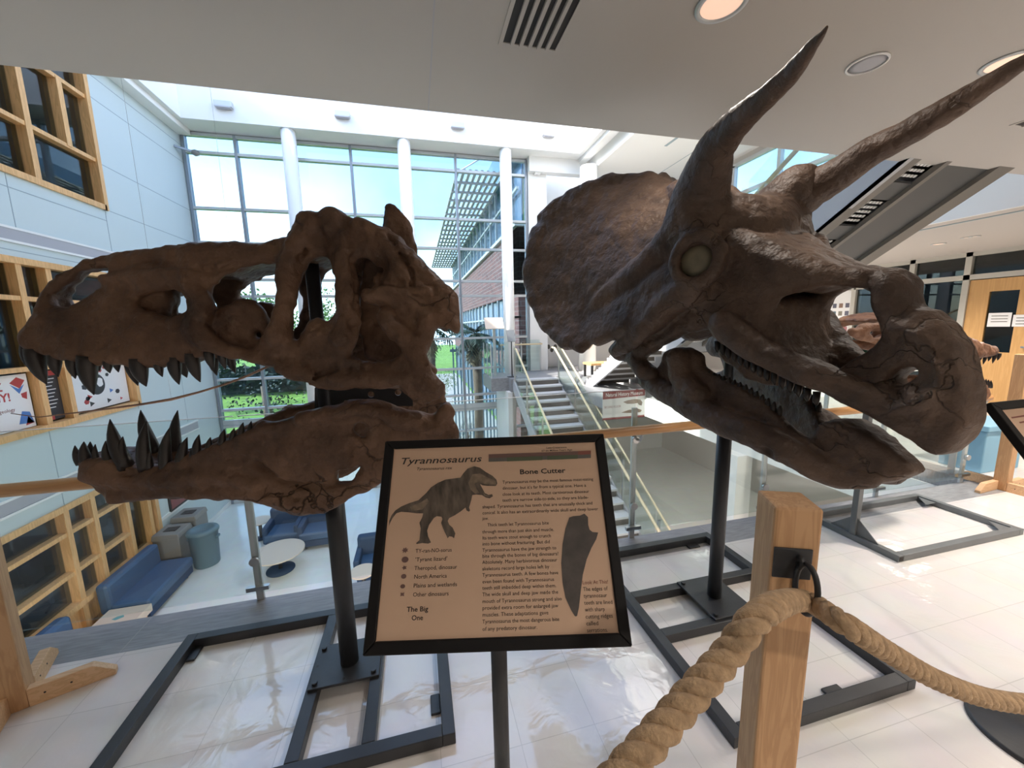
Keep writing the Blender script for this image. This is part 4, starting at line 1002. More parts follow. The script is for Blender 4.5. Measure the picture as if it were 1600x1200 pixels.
# nasal ridge along the middle, boss and the deep beak
f.chain([(1.660, 0.000, 1.979), (1.471, 0.000, 1.880), (1.315, 0.000, 1.821), (1.182, 0.000, 1.772), (1.070, 0.000, 1.749), (0.990, 0.000, 1.720), (0.966, 0.000, 1.701)], [.15,.11,.070,.046,.036,.045,.04], sc=(1,1.0,1))
f.chain([(0.988, 0.000, 1.736), (0.963, 0.000, 1.733), (0.956, 0.000, 1.704)], [.034,.030,.032], sc=(1,.7,1))
f.chain([(0.965, 0.020, 1.700), (0.962, 0.020, 1.655), (0.943, 0.020, 1.602), (0.917, 0.020, 1.560)], [.05,.046,.045,.05], sc=(1,.8,1))
BEAK = [(0.941, 1.571), (0.909, 1.619), (0.860, 1.615), (0.814, 1.574), (0.776, 1.511), (0.753, 1.452), (0.736, 1.380), (0.731, 1.306), (0.742, 1.237), (0.765, 1.186), (0.788, 1.166), (0.828, 1.180), (0.868, 1.212), (0.912, 1.253), (0.972, 1.284), (1.035, 1.309), (1.117, 1.339), (1.111, 1.404), (1.041, 1.467), (0.977, 1.517)]
f.plate(BEAK, 0.06, 0.03, inner=True)
f.chain([(0.885, 0.000, 1.540), (0.851, 0.000, 1.461), (0.832, 0.000, 1.372), (0.832, 0.000, 1.280), (0.820, 0.000, 1.211)], [.055,.066,.072,.062,.035], sc=(1,.75,1))
f.chain([(0.899, 0.070, 1.571), (0.841, 0.075, 1.533), (0.806, 0.080, 1.459), (0.809, 0.085, 1.362), (0.873, 0.090, 1.309)], [.022,.022,.022,.022,.02])
f.chain([(1.415, 0.270, 1.585), (1.301, 0.210, 1.484), (1.151, 0.150, 1.410), (1.045, 0.100, 1.368), (0.939, 0.070, 1.316), (0.864, 0.040, 1.265)], [.06,.056,.052,.05,.05,.05])
# mass between the horns, braincase, back wall of the nose
f.chain([(1.585, 0.000, 1.993), (1.601, 0.060, 2.024), (1.635, 0.140, 2.058), (1.650, 0.200, 2.074)], [.16,.16,.15,.13])
f.chain([(1.62,0.0,1.80),(1.75,0.0,1.78),(1.9,0.0,1.75),(2.1,0,1.75)], [.19,.20,.2,.17])
f.chain([(1.50,0.0,1.74),(1.66,0.05,1.70),(1.8,.10,1.62)], [.12,.14,.12])
f.chain([(1.869, 0.020, 2.153), (1.974, 0.000, 2.233), (2.119, 0.000, 2.346)], [.17,.13,.08])
f.plate([(1.595, 1.720), (1.390, 1.732), (1.323, 1.677), (1.295, 1.582), (1.250, 1.475), (1.212, 1.398), (1.245, 1.326), (1.407, 1.333), (1.588, 1.425)], 0.14, 0.03, inner=True)
# far edge of the nostril window
f.chain([(1.065, 0.050, 1.381), (1.128, 0.030, 1.362), (1.220, 0.000, 1.390)], [.035,.04,.05])
# horn roots and the thick brow-to-frill bar
f.chain([(1.641, 0.220, 1.993), (1.659, 0.235, 2.075), (1.638, 0.240, 2.163), (1.584, 0.265, 2.233)], [.15,.14,.122,.10])
f.chain([(1.683, 0.260, 2.036), (1.795, 0.300, 1.951), (1.928, 0.360, 1.857), (2.096, 0.420, 1.768), (2.246, 0.490, 1.663), (2.355, 0.550, 1.566)], [.12,.095,.085,.08,.06,.045])
f.chain([(1.569, 0.300, 1.754), (1.673, 0.340, 1.703), (1.794, 0.380, 1.597), (1.925, 0.410, 1.505), (2.050, 0.430, 1.434)], [.08,.075,.065,.055,.035])
f.chain([(1.687, 0.300, 1.826), (1.821, 0.350, 1.778), (1.983, 0.420, 1.653)], [.08,.07,.05])
f.chain([(2.020, 0.330, 1.395), (1.948, 0.310, 1.326), (1.896, 0.290, 1.312)], [.05,.055,.045])
# the broad side sheet between the brow bar and the cheek
SA = [(1.683, 0.260, 2.036), (1.795, 0.300, 1.951), (1.928, 0.360, 1.857), (2.096, 0.420, 1.768), (2.246, 0.490, 1.663), (2.355, 0.550, 1.566)]
SB = [(1.531, 0.320, 1.745), (1.625, 0.340, 1.700), (1.729, 0.370, 1.650), (1.835, 0.410, 1.605), (1.958, 0.460, 1.565), (2.094, 0.520, 1.510)]
for p, q in zip(resample(SA, 40), resample(SB, 40)):
    for s in np.linspace(0, 1, 16): f.ball(p+(q-p)*s+np.array([0,.012*math.sin(PI*s),0]), .040)
# frill: a dished sheet from the back of the skull out to a scalloped rim
RIM = [(2.093, 0.500, 1.547), (2.205, 0.580, 1.465), (2.339, 0.645, 1.478), (2.559, 0.700, 1.599), (2.678, 0.740, 1.754), (2.765, 0.760, 1.914), (2.756, 0.730, 2.159), (2.774, 0.640, 2.363), (2.680, 0.510, 2.467), (2.588, 0.360, 2.530), (2.518, 0.230, 2.555), (2.421, 0.120, 2.544), (2.368, 0.050, 2.526), (2.247, 0.000, 2.442)]
ROOT = [(2.092, 0.440, 1.620), (2.114, 0.450, 1.677), (2.116, 0.450, 1.722), (2.078, 0.430, 1.774), (1.974, 0.390, 1.828), (1.915, 0.350, 1.888), (1.894, 0.300, 1.953), (1.869, 0.250, 2.015), (1.856, 0.200, 2.062), (1.863, 0.150, 2.114), (1.890, 0.100, 2.155), (1.935, 0.050, 2.196), (1.953, 0.020, 2.216), (1.958, 0.000, 2.229)]
NR = 90
Ra, Qa = resample(RIM, NR), resample(ROOT, NR)
for k in range(NR):
    a, b = Qa[k], Ra[k]
    dish = 0.13*math.sin(PI*k/(NR-1))
    lobes = 0.010*abs(math.sin(k*0.36))+0.004*math.sin(k*1.3)
    m = int(np.linalg.norm(b-a)/0.014)+2
    for s in np.linspace(0, 1, m):
        p = a+(b-a)*s; p = p+np.array([1,0,0.25])*dish*math.sin(PI*s)*(1-s*0.3)
        r = 0.030 if s < 0.9 else 0.030+lobes
        f.ball(p, r)
# eye socket: a raised ring round a deep pit that looks out and a little forward
EYE = np.array([(1.513, 0.345, 1.870)][0])
EN = np.array([-0.62, 0.78, 0.05]); EN /= np.linalg.norm(EN)
EA = np.cross(EN, [0,0,1.0]); EA /= np.linalg.norm(EA); EB = np.cross(EA, EN)
for k in range(28):
    t = 2*PI*k/28; f.ball(EYE+EA*math.cos(t)*.088+EB*math.sin(t)*.100-EN*.012, .036)
for s in (-.10,-.05,0,.05,.10): f.ball(EYE+EN*s, .068, cut=True)
# shallow dish and a through slot in the side of the beak
P0, P1 = np.array([(0.884, 0.100, 1.472)][0]), np.array([(0.868, 0.050, 1.415)][0])
f.ball(P0+np.array([-.02,.10,.0]), .125, cut=True)
f.ball(P1+np.array([-.02,.06,0]), .062, cut=True)
f.chain([(0.919, 0.000, 1.391), (0.897, 0.000, 1.409), (0.876, 0.000, 1.428)], [.022,.026,.022], cut=True, sc=(1,.08,1))
f.blur(2)
f.rough([(18,.0045),(45,.0030),(8,.009)], 8)
f.build('cranium', M['trice'], tc_, XC, 'X')
for sgn in (-1, 1):
    vs = []
    for i in range(9):
        for j in range(24):
            ph = (i/8)*PI/2; th = 2*PI*j/24
            q = EYE-EN*.045+EN*.034*math.cos(ph)+(EA*math.cos(th)+EB*math.sin(th))*.078*math.sin(ph)
            vs.append((XC+sgn*q[1], q[0], q[2]))
    g = G(); g.add(vs, [(i*24+j, i*24+(j+1) % 24, (i+1)*24+(j+1) % 24, (i+1)*24+j) for i in range(8) for j in range(24)], True)
    g.build('eye_plug', M['plug'], tc_)['label'] = 'smooth olive plug filling the eye socket'
# brow horns
def horn(pts, rad, nm):
    P = [Vector(p) for p in pts]; out = []; ro = []
    for i in range(len(P)-1):
        p0, p1, p2, p3 = P[max(i-1,0)], P[i], P[i+1], P[min(i+2,len(P)-1)]
        for k in range(10):
            t = k/10
            out.append(0.5*((2*p1)+(p2-p0)*t+(2*p0-5*p1+4*p2-p3)*t*t+(3*p1-3*p2+p3-p0)*t**3)); ro.append(rad[i]*(1-t)+rad[i+1]*t)
    out.append(P[-1]); ro.append(rad[-1])
    g = G(); g.tube(out, ro, 40)
    g.v = [tuple(Vector(v) + mnoise.noise_vector(Vector(v)*6)*0.008 + mnoise.noise_vector(Vector(v)*30)*0.003) for v in g.v]
    return g.build(nm, M['trice'], tc_)
hn = [(1.340, 1.672, 1.999), (1.335, 1.680, 2.066), (1.315, 1.622, 2.194), (1.253, 1.487, 2.294), (1.230, 1.398, 2.323), (1.205, 1.284, 2.339), (1.185, 1.169, 2.337), (1.173, 1.073, 2.354), (1.150, 1.000, 2.369), (1.138, 0.957, 2.377), (1.132, 0.934, 2.385)]
horn(hn, [.150,.146,.120,.082,.066,.051,.039,.029,.0195,.0105,.003], 'brow_horn')
hf = [(1.760, 1.752, 2.094), (1.800, 1.666, 2.142), (1.867, 1.537, 2.213), (1.893, 1.427, 2.253), (1.913, 1.337, 2.298), (1.932, 1.238, 2.322), (1.945, 1.133, 2.347), (1.960, 1.056, 2.375), (1.970, 0.985, 2.402), (1.975, 0.953, 2.413), (1.985, 0.900, 2.435), (1.988, 0.874, 2.443)]
horn(hf, [.145,.125,.084,.070,.060,.051,.045,.036,.029,.024,.012,.003], 'brow_horn')

fj = Field((0.70,0.92), (2.35,1.56), 0.0085)
JX = [(0.826, 1.113), (0.876, 1.062), (0.939, 1.021), (1.009, 0.999), (1.087, 0.995), (1.153, 1.017), (1.212, 1.038), (1.299, 1.054), (1.410, 1.068), (1.537, 1.099), (1.648, 1.140), (1.773, 1.160), (1.893, 1.201), (1.988, 1.236), (2.001, 1.280), (1.915, 1.327), (1.868, 1.385), (1.847, 1.440), (1.768, 1.468), (1.681, 1.468), (1.628, 1.442), (1.610, 1.383), (1.553, 1.357), (1.471, 1.336), (1.397, 1.304), (1.327, 1.269), (1.273, 1.215), (1.198, 1.159), (1.118, 1.122), (1.038, 1.115), (0.965, 1.116), (0.881, 1.113)]
fj.plate(JX, Wxj, 0.035)
fj.plate([(0.831, 1.110), (0.885, 1.056), (0.956, 1.010), (1.020, 0.988), (1.090, 0.991), (1.121, 1.059), (1.129, 1.148), (1.112, 1.216), (1.056, 1.229), (1.001, 1.212), (0.949, 1.189), (0.896, 1.159), (0.853, 1.130)], lambda y, z: Wxj(y, z)+0.005, .02, inner=True)
fj.chain([(1.944, 0.290, 1.270), (1.691, 0.265, 1.202), (1.452, 0.240, 1.154), (1.279, 0.200, 1.122), (1.146, 0.150, 1.072), (1.034, 0.100, 1.030), (0.937, 0.060, 1.044)], [.05,.06,.062,.06,.055,.045,.035])
fj.chain([(1.699, 0.270, 1.417), (1.675, 0.265, 1.321), (1.573, 0.250, 1.254)], [.055,.055,.06])
fj.chain([(1.215, 0.215, 1.075), (1.200, 0.215, 1.074)], [.02,.02], cut=True)
for q in [(1.091, 0.190, 1.102), (1.041, 0.160, 1.098)]: fj.ball(q, .024, cut=True)
fj.blur(2)
fj.rough([(20,.003),(45,.003),(9,.005)], 11)
fj.build('lower_jaw', M['trice'], tc_, XC, 'X')
# small crowded cheek teeth
rows = (('lower_tooth', [(1.596, 0.200, 1.349), (1.479, 0.175, 1.329), (1.394, 0.150, 1.301), (1.316, 0.125, 1.261), (1.261, 0.105, 1.229)], 1), ('upper_tooth', [(1.533, 0.190, 1.472), (1.406, 0.165, 1.418), (1.295, 0.140, 1.362), (1.199, 0.115, 1.321), (1.126, 0.090, 1.291)], -1))
for nm, P_, sg in rows:
    P_ = resample(P_, 15)
    for y, a, z in P_:
        for s_ in (-1, 1):
            G().tube([(XC+s_*a, y, z-sg*0.035), (XC+s_*a, y, z), (XC+s_*a, y-.004, z+sg*0.018)], [.013,.012,.003], 8).build(nm, M['tooth'], tc_)

# its steel stand
st = thing('steel_stand', 'black welded steel floor frame and pole carrying the triceratops skull', 'stand', (XC, 1.656, 0))
xa, xb, ya, yb = 1.075, 2.02, 1.0, 2.25
g = G().box((xa,ya,0),(xa+T,yb,T)).box((xb-T,ya,0),(xb,yb,T)).box((xa+T,ya,0),(xb-T,ya+T,T)).box((xa+T,yb-T,0),(xb-T,yb,T))
g.build('frame', M['black'], st, 0.003)
for y in (1.485, 1.77): G().box((xa+T,y,0),(xb-T,y+T,T)).build('cross_bar', M['black'], st, 0.003)
bp = G().box((1.43,1.50,T),(1.69,1.81,T+0.012)).build('base_plate', M['black'], st, 0.002)
for x in (1.455,1.665):
    for y in (1.525,1.785): G().cyl((x,y),0.012,T+0.012,T+0.024,6).build('bolt', M['black'], bp)
G().cyl((XC,1.656),0.036,T+0.012,1.09,32).build('pole', M['black'], st)
G().cyl((XC,1.656),0.022,1.09,1.75,24).build('inner_rod', M['black'], st)
for x, y in ((1.80,2.16),(1.62,1.06)): G().box((x,y,0.001),(x+0.09,y+0.04,0.012)).build('floor_tab', M['black'], st, 0.004)

# ================================================================ the slender skull behind
YS = 2.0
sk = thing('slender_skull', 'long narrow reddish brown dinosaur skull behind the triceratops beak', 'dinosaur skull', (3.1, YS, 1.0))
f = Field((2.55,1.22), (4.58,1.78), 0.011)
def Ws(u, v): return np.interp(u, [2.6,3.0,3.5,4.0,4.45], [.22,.21,.15,.10,.05])
SK = [(2.526, 1.533), (2.678, 1.569), (2.903, 1.586), (3.166, 1.635), (3.348, 1.612), (3.534, 1.540), (3.719, 1.474), (3.963, 1.413), (4.193, 1.373), (4.213, 1.321), (4.129, 1.296), (3.926, 1.286), (3.739, 1.294), (3.527, 1.329), (3.275, 1.365), (2.979, 1.397), (2.750, 1.446), (2.585, 1.479)]
SH = [(2.644, 1.510), (2.790, 1.539), (2.927, 1.544), (2.905, 1.503), (2.771, 1.482)]
SH2 = [(3.012, 1.534), (3.181, 1.556), (3.309, 1.502), (3.233, 1.435), (3.054, 1.458)]
f.plate(SK, Ws, 0.03, holes=(SH, SH2))
f.plate([(2.903, 1.586), (3.166, 1.635), (3.348, 1.612), (3.534, 1.540), (3.719, 1.474), (3.963, 1.413), (4.193, 1.373), (4.213, 1.321), (4.126, 1.306), (3.949, 1.331), (3.704, 1.394), (3.498, 1.471), (3.301, 1.545), (3.065, 1.558)], Ws, .02, inner=True)
f.blur(1); f.rough([(20,.010),(50,.005)], 21)
f.build('cranium', M['slim'], sk, YS, 'Y')
f = Field((2.55,.90), (4.58,1.30), 0.011)
f.plate([(2.758, 1.215), (3.166, 1.167), (3.599, 1.161), (3.933, 1.138), (4.116, 1.095), (4.191, 1.017), (4.170, 0.960), (4.047, 0.944), (3.702, 0.978), (3.191, 1.022), (2.799, 1.127)], Ws, .03)
f.plate([(3.969, 1.132), (4.116, 1.095), (4.191, 1.017), (4.170, 0.960), (4.046, 0.949)], Ws, .03, inner=True)
f.blur(1); f.rough([(20,.010),(50,.005)], 22)
f.build('lower_jaw', M['slim'], sk, YS, 'Y')
for k in range(9):
    for s_ in (1, -1):
        b_ = Vector((3.773, 1.900, 1.318)).lerp(Vector((4.290, 1.950, 1.314)), k/8); b_.y = YS-s_*(YS-b_.y)
        cone_tooth('upper_tooth', b_, b_+Vector((-.012,0,-.055-.02*(k % 2))), .012, M['tooth'], sk, 0.05, n=8)
for k in range(8):
    b_ = Vector((3.982, 1.920, 1.104)).lerp(Vector((4.275, 1.960, 1.047)), k/7)
    cone_tooth('lower_tooth', b_, b_+Vector((-.01,0,.06)), .012, M['tooth'], sk, 0.05, n=8)
st = thing('steel_stand', 'grey painted steel floor frame and short upright under the slender skull', 'stand', (3.05, 1.95, 0))
xa, xb, ya, yb = 3.0, 4.25, 1.66, 2.30; Tg = 0.045
g = G().box((xa,ya,0),(xa+Tg,yb,Tg)).box((xb-Tg,ya,0),(xb,yb,Tg)).box((xa+Tg,ya,0),(xb-Tg,ya+Tg,Tg)).box((xa+Tg,yb-Tg,0),(xb-Tg,yb,Tg))
g.build('frame', M['grey'], st, 0.003)
G().box((xa+.002,1.93,Tg),(xa+.043,1.97,1.30)).build('upright', M['grey'], st, 0.003)
for s_ in (-1, 1):
    G().prism([(0.02,Tg),(0.16,Tg),(0.02,0.17)], (xa+.018,1.95,0), (0,s_,0), (0,0,1), (1,0,0), .006).build('gusset', M['grey'], st)
G().bar((xa+.022,1.95,1.05),(xa+.022,1.84,1.05), .03).build('support_arm', M['grey'], st)
for x, y in ((xb-Tg-.12,ya+Tg),(xb-Tg-.12,yb-Tg-.12)): G().prism([(0,0),(.12,0),(.12,.12)], (x,y,.03), (1,0,0), (0,1,0), (0,0,1), .006).build('corner_plate', M['grey'], st)
G().box((xa+.006,ya-.002,.008),(xa+Tg-.006,ya,Tg-.008)).build('open_tube_end', M['ink'], st)

# ================================================================ glass railing along the opening
rl = thing('glass_railing', 'glass railing with a round oak handrail along the edge of the upper floor', 'railing', (0, 2.4, 0))
G().tube([(-5.88,2.33,0.855),(5.08,2.33,0.855)], 0.033, 20).build('handrail', M['rail'], rl)
posts = [-3.6, -1.0, 1.49, 2.68, 3.95, 5.05]
for x in posts:
    p = G().box((x-0.02,2.405,-0.14),(x+0.02,2.425,1.0)).build('post', M['alu2'], rl, 0.002)
    g = G(); g.tube([(x,2.41,0.77),(x+.01,2.35,0.775),(x+.015,2.335,0.81),(x+.015,2.33,0.83)], 0.010, 10); g.build('bracket', M['steel'], rl)
    for z in (0.77, 0.26):
        g = G(); g.tube([(x,2.378,z),(x,2.404,z)], 0.026, 20); g.build('clamp', M['steel'], p)
    G().box((x-0.06,2.38,0.075),(x+0.06,2.405,0.10)).build('clamp', M['steel'], p)
ed = [-5.88]+posts
for a, b in zip(ed[:-1], ed[1:]):
    G().box((a+0.012,2.386,0.06),(b-0.012,2.398,1.135)).build('glass_panel', M['glass'], rl)
    G().box((a+0.012,2.386,1.135),(b-0.012,2.398,1.138)).build('glass_edge', M['white'], rl)
rl2 = thing('glass_railing', 'glass railing running away beside the opening towards the upper staircase', 'railing', (5.27, 5, 0))
G().tube([(5.34,2.6,0.855),(5.34,5.3,0.855)], 0.030, 16).build('handrail', M['rail'], rl2)
for y in (2.6,3.9,5.2):
    G().box((5.26,y-0.025,0),(5.28,y+0.025,1.0)).build('post', M['alu2'], rl2)
for y in (2.6,3.9):
    G().box((5.264,y+0.03,0.06),(5.276,y+1.27,1.135)).build('glass_panel', M['glass'], rl2)
rl3 = thing('glass_railing', 'short glass guard with an oak rail at the back of the stair landing', 'railing', (3.3, 12.95, 0))
G().tube([(2.75,12.86,0.95),(4.25,12.86,0.95)], 0.026, 12).build('handrail', railmat, rl3)
for x in (2.8,3.5,4.2): G().box((x-0.02,12.88,0),(x+0.02,12.92,1.0)).build('post', M['alu2'], rl3)
for x in (2.83,3.53): G().box((x,12.89,0.05),(x+0.64,12.90,1.1)).build('glass_panel', M['glass'], rl3)

rl4 = thing('glass_railing', 'glass guard at the left end of the landing below the tan plaque', 'railing', (2.2, 12, 0))
for y in (11.55,12.2,12.85): G().box((2.16,y-0.02,0),(2.19,y+0.02,1.05)).build('post', M['alu2'], rl4)
for y in (11.58,12.23): G().box((2.17,y,0.05),(2.18,y+0.6,1.1)).build('glass_panel', M['glass'], rl4)
G().box((2.2,11.52,0.05),(2.72,11.53,1.1)).build('glass_panel', M['glass'], rl4)
# ================================================================ the tyrannosaur sign on its stand
SO, SU, SV, SN = Vector((0.1531, 0.8182, 1.1242)), Vector((0.9722, -0.2339, 0.0134)), Vector((0.1161, 0.5305, 0.8397)), Vector((-0.2035, -0.8148, 0.5429))
sg = thing('information_sign', 'black framed tan information sign on a pole about the tyrannosaur', 'sign', (0.158, 0.85, 0))
def sw(u, v, d=0.0): return tuple(SO+SU*u+SV*v+SN*d)
HW, HH = 0.2794, 0.2289
g = G()
for poly in ([(-HW,-HH),(HW,-HH),(HW-.024,-HH+.025),(-HW+.024,-HH+.025)], [(HW,-HH),(HW,HH),(HW-.024,HH-.021),(HW-.024,-HH+.025)], [(HW,HH),(-HW,HH),(-HW+.024,HH-.021),(HW-.024,HH-.021)], [(-HW,HH),(-HW,-HH),(-HW+.024,-HH+.025),(-HW+.024,HH-.021)]):
    g.prism(poly, SO-SN*0.020, SU, SV, SN, 0.026)
g.build('frame', M['blackw'], sg, 0.003)
G().prism([(-HW+.021,-HH+.022),(HW-.021,-HH+.022),(HW-.021,HH-.018),(-HW+.021,HH-.018)], SO-SN*0.012, SU, SV, SN, 0.012).build('paper', M['paper'], sg)
g = G(); g.box((-0.09,-0.09,-0.026),(0.09,0.09,-0.020))
g.xf(Matrix(((SU.x,SV.x,SN.x,SO.x),(SU.y,SV.y,SN.y,SO.y),(SU.z,SV.z,SN.z,SO.z),(0,0,0,1)))); g.build('back_plate', M['black'], sg)
G().tube([(0.158,0.852,0.015),(0.158,0.852,1.085)], 0.0205, 24).build('pole', M['black'], sg)
G().lathe((0.158,0.852), [(0.20,0),(0.20,0.010),(0.19,0.016),(0.03,0.022),(0.022,0.03)], 40).build('base', M['black'], sg)
def tw(u, v): return sw(u, v, 0.0009)
def fit(rows, sz):
    return [(t, a[0], a[1], sz, 'LEFT', b[0]-a[0]) for t, a, b in rows]
TITLE = [("Tyrannosaurus", (-0.2386, 0.1685), (-0.0372, 0.1657))]
text_mesh(fit(TITLE, 0.0235), M['ink'], 'title_lettering', sg, tw, shear=0.22, bold=0.008)
text_mesh(fit([("Tyrannosaurus rex", (-0.1956, 0.1521), (-0.1078, 0.1514))], 0.0105), M['ink'], 'subtitle_lettering', sg, tw, shear=0.22)
text_mesh(fit([("Bone Cutter", (0.0605, 0.1337), (0.1727, 0.1330))], 0.0170), M['ink'], 'heading_lettering', sg, tw, bold=0.018)
text_mesh(fit([("Late Cretaceous", (0.1306, 0.1954), (0.1816, 0.1950)), ("67-66 Million Years Ago", (0.1180, 0.1884), (0.1955, 0.1876))], 0.0062), M['ink'], 'timeline_lettering', sg, tw, bold=0.01)
BODY = [
("Tyrannosaurus may be the most famous meat-eating", (0.0178, 0.1124), (0.2395, 0.1093)),
("dinosaur, but it's far from a typical one. Have a", (0.0175, 0.0982), (0.2201, 0.0953)),
("close look at its teeth. Most carnivorous dinosaur", (0.0172, 0.0837), (0.2260, 0.0819)),
("teeth are narrow side-to-side, so they are blade-", (0.0169, 0.0699), (0.2231, 0.0686)),
("shaped. Tyrannosaurus has teeth that are unusually thick and", (-0.0315, 0.0561), (0.2307, 0.0551)),
("conical. It also has an extraordinarily wide skull and deep lower", (-0.0315, 0.0426), (0.2427, 0.0411)),
("jaw.", (-0.0315, 0.0301), (-0.0166, 0.0301)),
("Thick teeth let Tyrannosaurus bite", (-0.0198, 0.0153), (0.1238, 0.0130)),
("through more than just skin and muscle.", (-0.0315, 0.0006), (0.1349, -0.0004)),
("Its teeth were stout enough to crunch", (-0.0315, -0.0127), (0.1259, -0.0137)),
("into bone without fracturing. But did", (-0.0315, -0.0254), (0.1228, -0.0263)),
("Tyrannosaurus have the jaw strength to", (-0.0315, -0.0387), (0.1371, -0.0398)),
("bite through the bones of big dinosaurs?", (-0.0316, -0.0511), (0.1409, -0.0519)),
("Absolutely. Many herbivorous dinosaur", (-0.0316, -0.0637), (0.1377, -0.0652)),
("skeletons record large holes left by", (-0.0316, -0.0770), (0.1182, -0.0779)),
("Tyrannosaurus teeth. A few bones have", (-0.0316, -0.0897), (0.1377, -0.0912)),
("even been found with Tyrannosaurus", (-0.0316, -0.1026), (0.1269, -0.1042)),
("teeth still imbedded deep within them.", (-0.0316, -0.1150), (0.1310, -0.1171)),
("The wide skull and deep jaw made the", (-0.0316, -0.1276), (0.1341, -0.1298)),
("mouth of Tyrannosaurus strong and also", (-0.0316, -0.1408), (0.1406, -0.1425)),
("provided extra room for enlarged jaw", (-0.0316, -0.1535), (0.1321, -0.1553)),
("muscles. These adaptations gave", (-0.0316, -0.1660), (0.1096, -0.1682)),
("Tyrannosaurus the most dangerous bite", (-0.0316, -0.1787), (0.1324, -0.1809)),
("of any predatory dinosaur.", (-0.0316, -0.1919), (0.0846, -0.1934))]
text_mesh(fit(BODY, 0.0104), M['ink'], 'body_lettering', sg, tw)
FACTS = [
("TY-ran-NO-sorus", (-0.1842, -0.0357), (-0.1017, -0.0364)),
("'Tyrant lizard'", (-0.1838, -0.0537), (-0.1120, -0.0544)),
("Theropod, dinosaur", (-0.1843, -0.0713), (-0.0885, -0.0724)),
("North America", (-0.1839, -0.0886), (-0.1116, -0.0898)),
("Plains and wetlands", (-0.1839, -0.1061), (-0.0884, -0.1076)),
("Other dinosaurs", (-0.1839, -0.1236), (-0.1060, -0.1253))]
text_mesh(fit(FACTS, 0.0118), M['ink'], 'facts_lettering', sg, tw)
text_mesh(fit([("The Big", (-0.1951, -0.1520), (-0.1486, -0.1527)), ("One", (-0.1835, -0.1681), (-0.1592, -0.1684))], 0.0135), M['ink'], 'caption_lettering', sg, tw, bold=0.012)
text_mesh(fit([("Look At This!", (0.1890, -0.1115), (0.2449, -0.1117))], 0.0108), M['redink'], 'note_lettering', sg, tw)
NOTE = [
("The edges of", (0.1893, -0.1245), (0.2431, -0.1247)),
("tyrannosaur", (0.1891, -0.1375), (0.2401, -0.1376)),
("teeth are lined", (0.1889, -0.1506), (0.2500, -0.1506)),
("with sharp", (0.1892, -0.1635), (0.2317, -0.1634)),
("cutting ridges", (0.1890, -0.1763), (0.2465, -0.1759)),
("called", (0.1888, -0.1889), (0.2141, -0.1886)),
("serrations.", (0.1890, -0.2014), (0.2327, -0.2017))]
text_mesh(fit(NOTE, 0.0112), M['ink'], 'note_lettering', sg, tw)
def flat(poly, name, m, d=0.0006, t=0.0004):
    return G().prism(poly, SO+SN*d, SU, SV, SN, t).build(name, M[m], sg)
crop = None
flat([(-0.2503, 0.0247), (-0.2509, 0.0353), (-0.2467, 0.0481), (-0.2386, 0.0587), (-0.2255, 0.0671), (-0.2077, 0.0740), (-0.1850, 0.0804), (-0.1675, 0.0964), (-0.1566, 0.1097), (-0.1406, 0.1197), (-0.1221, 0.1270), (-0.0985, 0.1294), (-0.0853, 0.1304), (-0.0775, 0.1418), (-0.0682, 0.1519), (-0.0515, 0.1575), (-0.0371, 0.1532), (-0.0229, 0.1423), (-0.0063, 0.1323), (0.0030, 0.1226), (0.0052, 0.1133), (0.0013, 0.1074), (-0.0183, 0.1086), (-0.0300, 0.1099), (-0.0371, 0.1134), (-0.0314, 0.1031), (-0.0254, 0.0915), (-0.0161, 0.0867), (-0.0078, 0.0886), (-0.0060, 0.0832), (-0.0139, 0.0790), (-0.0231, 0.0811), (-0.0324, 0.0872), (-0.0463, 0.0891), (-0.0556, 0.0880), (-0.0578, 0.0769), (-0.0609, 0.0659), (-0.0631, 0.0594), (-0.0607, 0.0527), (-0.0630, 0.0497), (-0.0690, 0.0530), (-0.0714, 0.0597), (-0.0826, 0.0513), (-0.0961, 0.0431), (-0.1095, 0.0370), (-0.1129, 0.0307), (-0.1090, 0.0221), (-0.1007, 0.0154), (-0.0941, 0.0026), (-0.0969, -0.0076), (-0.1014, -0.0042), (-0.1081, -0.0031), (-0.1116, -0.0072), (-0.1149, -0.0008), (-0.1197, 0.0077), (-0.1246, 0.0184), (-0.1282, 0.0270), (-0.1253, 0.0354), (-0.1278, 0.0407), (-0.1393, 0.0423), (-0.1459, 0.0383), (-0.1564, 0.0236), (-0.1602, 0.0111), (-0.1572, -0.0015), (-0.1498, -0.0149), (-0.1563, -0.0172), (-0.1697, -0.0155), (-0.1829, -0.0171), (-0.1839, -0.0151), (-0.1768, -0.0091), (-0.1763, 0.0033), (-0.1753, 0.0158), (-0.1793, 0.0287), (-0.1733, 0.0413), (-0.1716, 0.0499), (-0.1876, 0.0505), (-0.2061, 0.0533), (-0.2245, 0.0552), (-0.2357, 0.0521), (-0.2438, 0.0415), (-0.2487, 0.0310)], 'dinosaur_picture', 'dinoink')
for poly in ([(-0.0561, 0.1373), (-0.0371, 0.1390), (-0.0158, 0.1275), (0.0015, 0.1194), (0.0023, 0.1111), (-0.0183, 0.1109), (-0.0347, 0.1160), (-0.0427, 0.1191), (-0.0512, 0.1148), (-0.0455, 0.1026), (-0.0380, 0.0919), (-0.0487, 0.0909), (-0.0595, 0.1004), (-0.0653, 0.1171)], [(-0.2048, 0.0664), (-0.1800, 0.0744), (-0.1644, 0.0841), (-0.1594, 0.0759), (-0.1744, 0.0588), (-0.1994, 0.0561)], [(-0.0314, 0.0962), (-0.0231, 0.0869), (-0.0101, 0.0842), (-0.0162, 0.0817), (-0.0268, 0.0857)]):
    flat(poly, 'dinosaur_picture', 'dinolight', 0.0011)
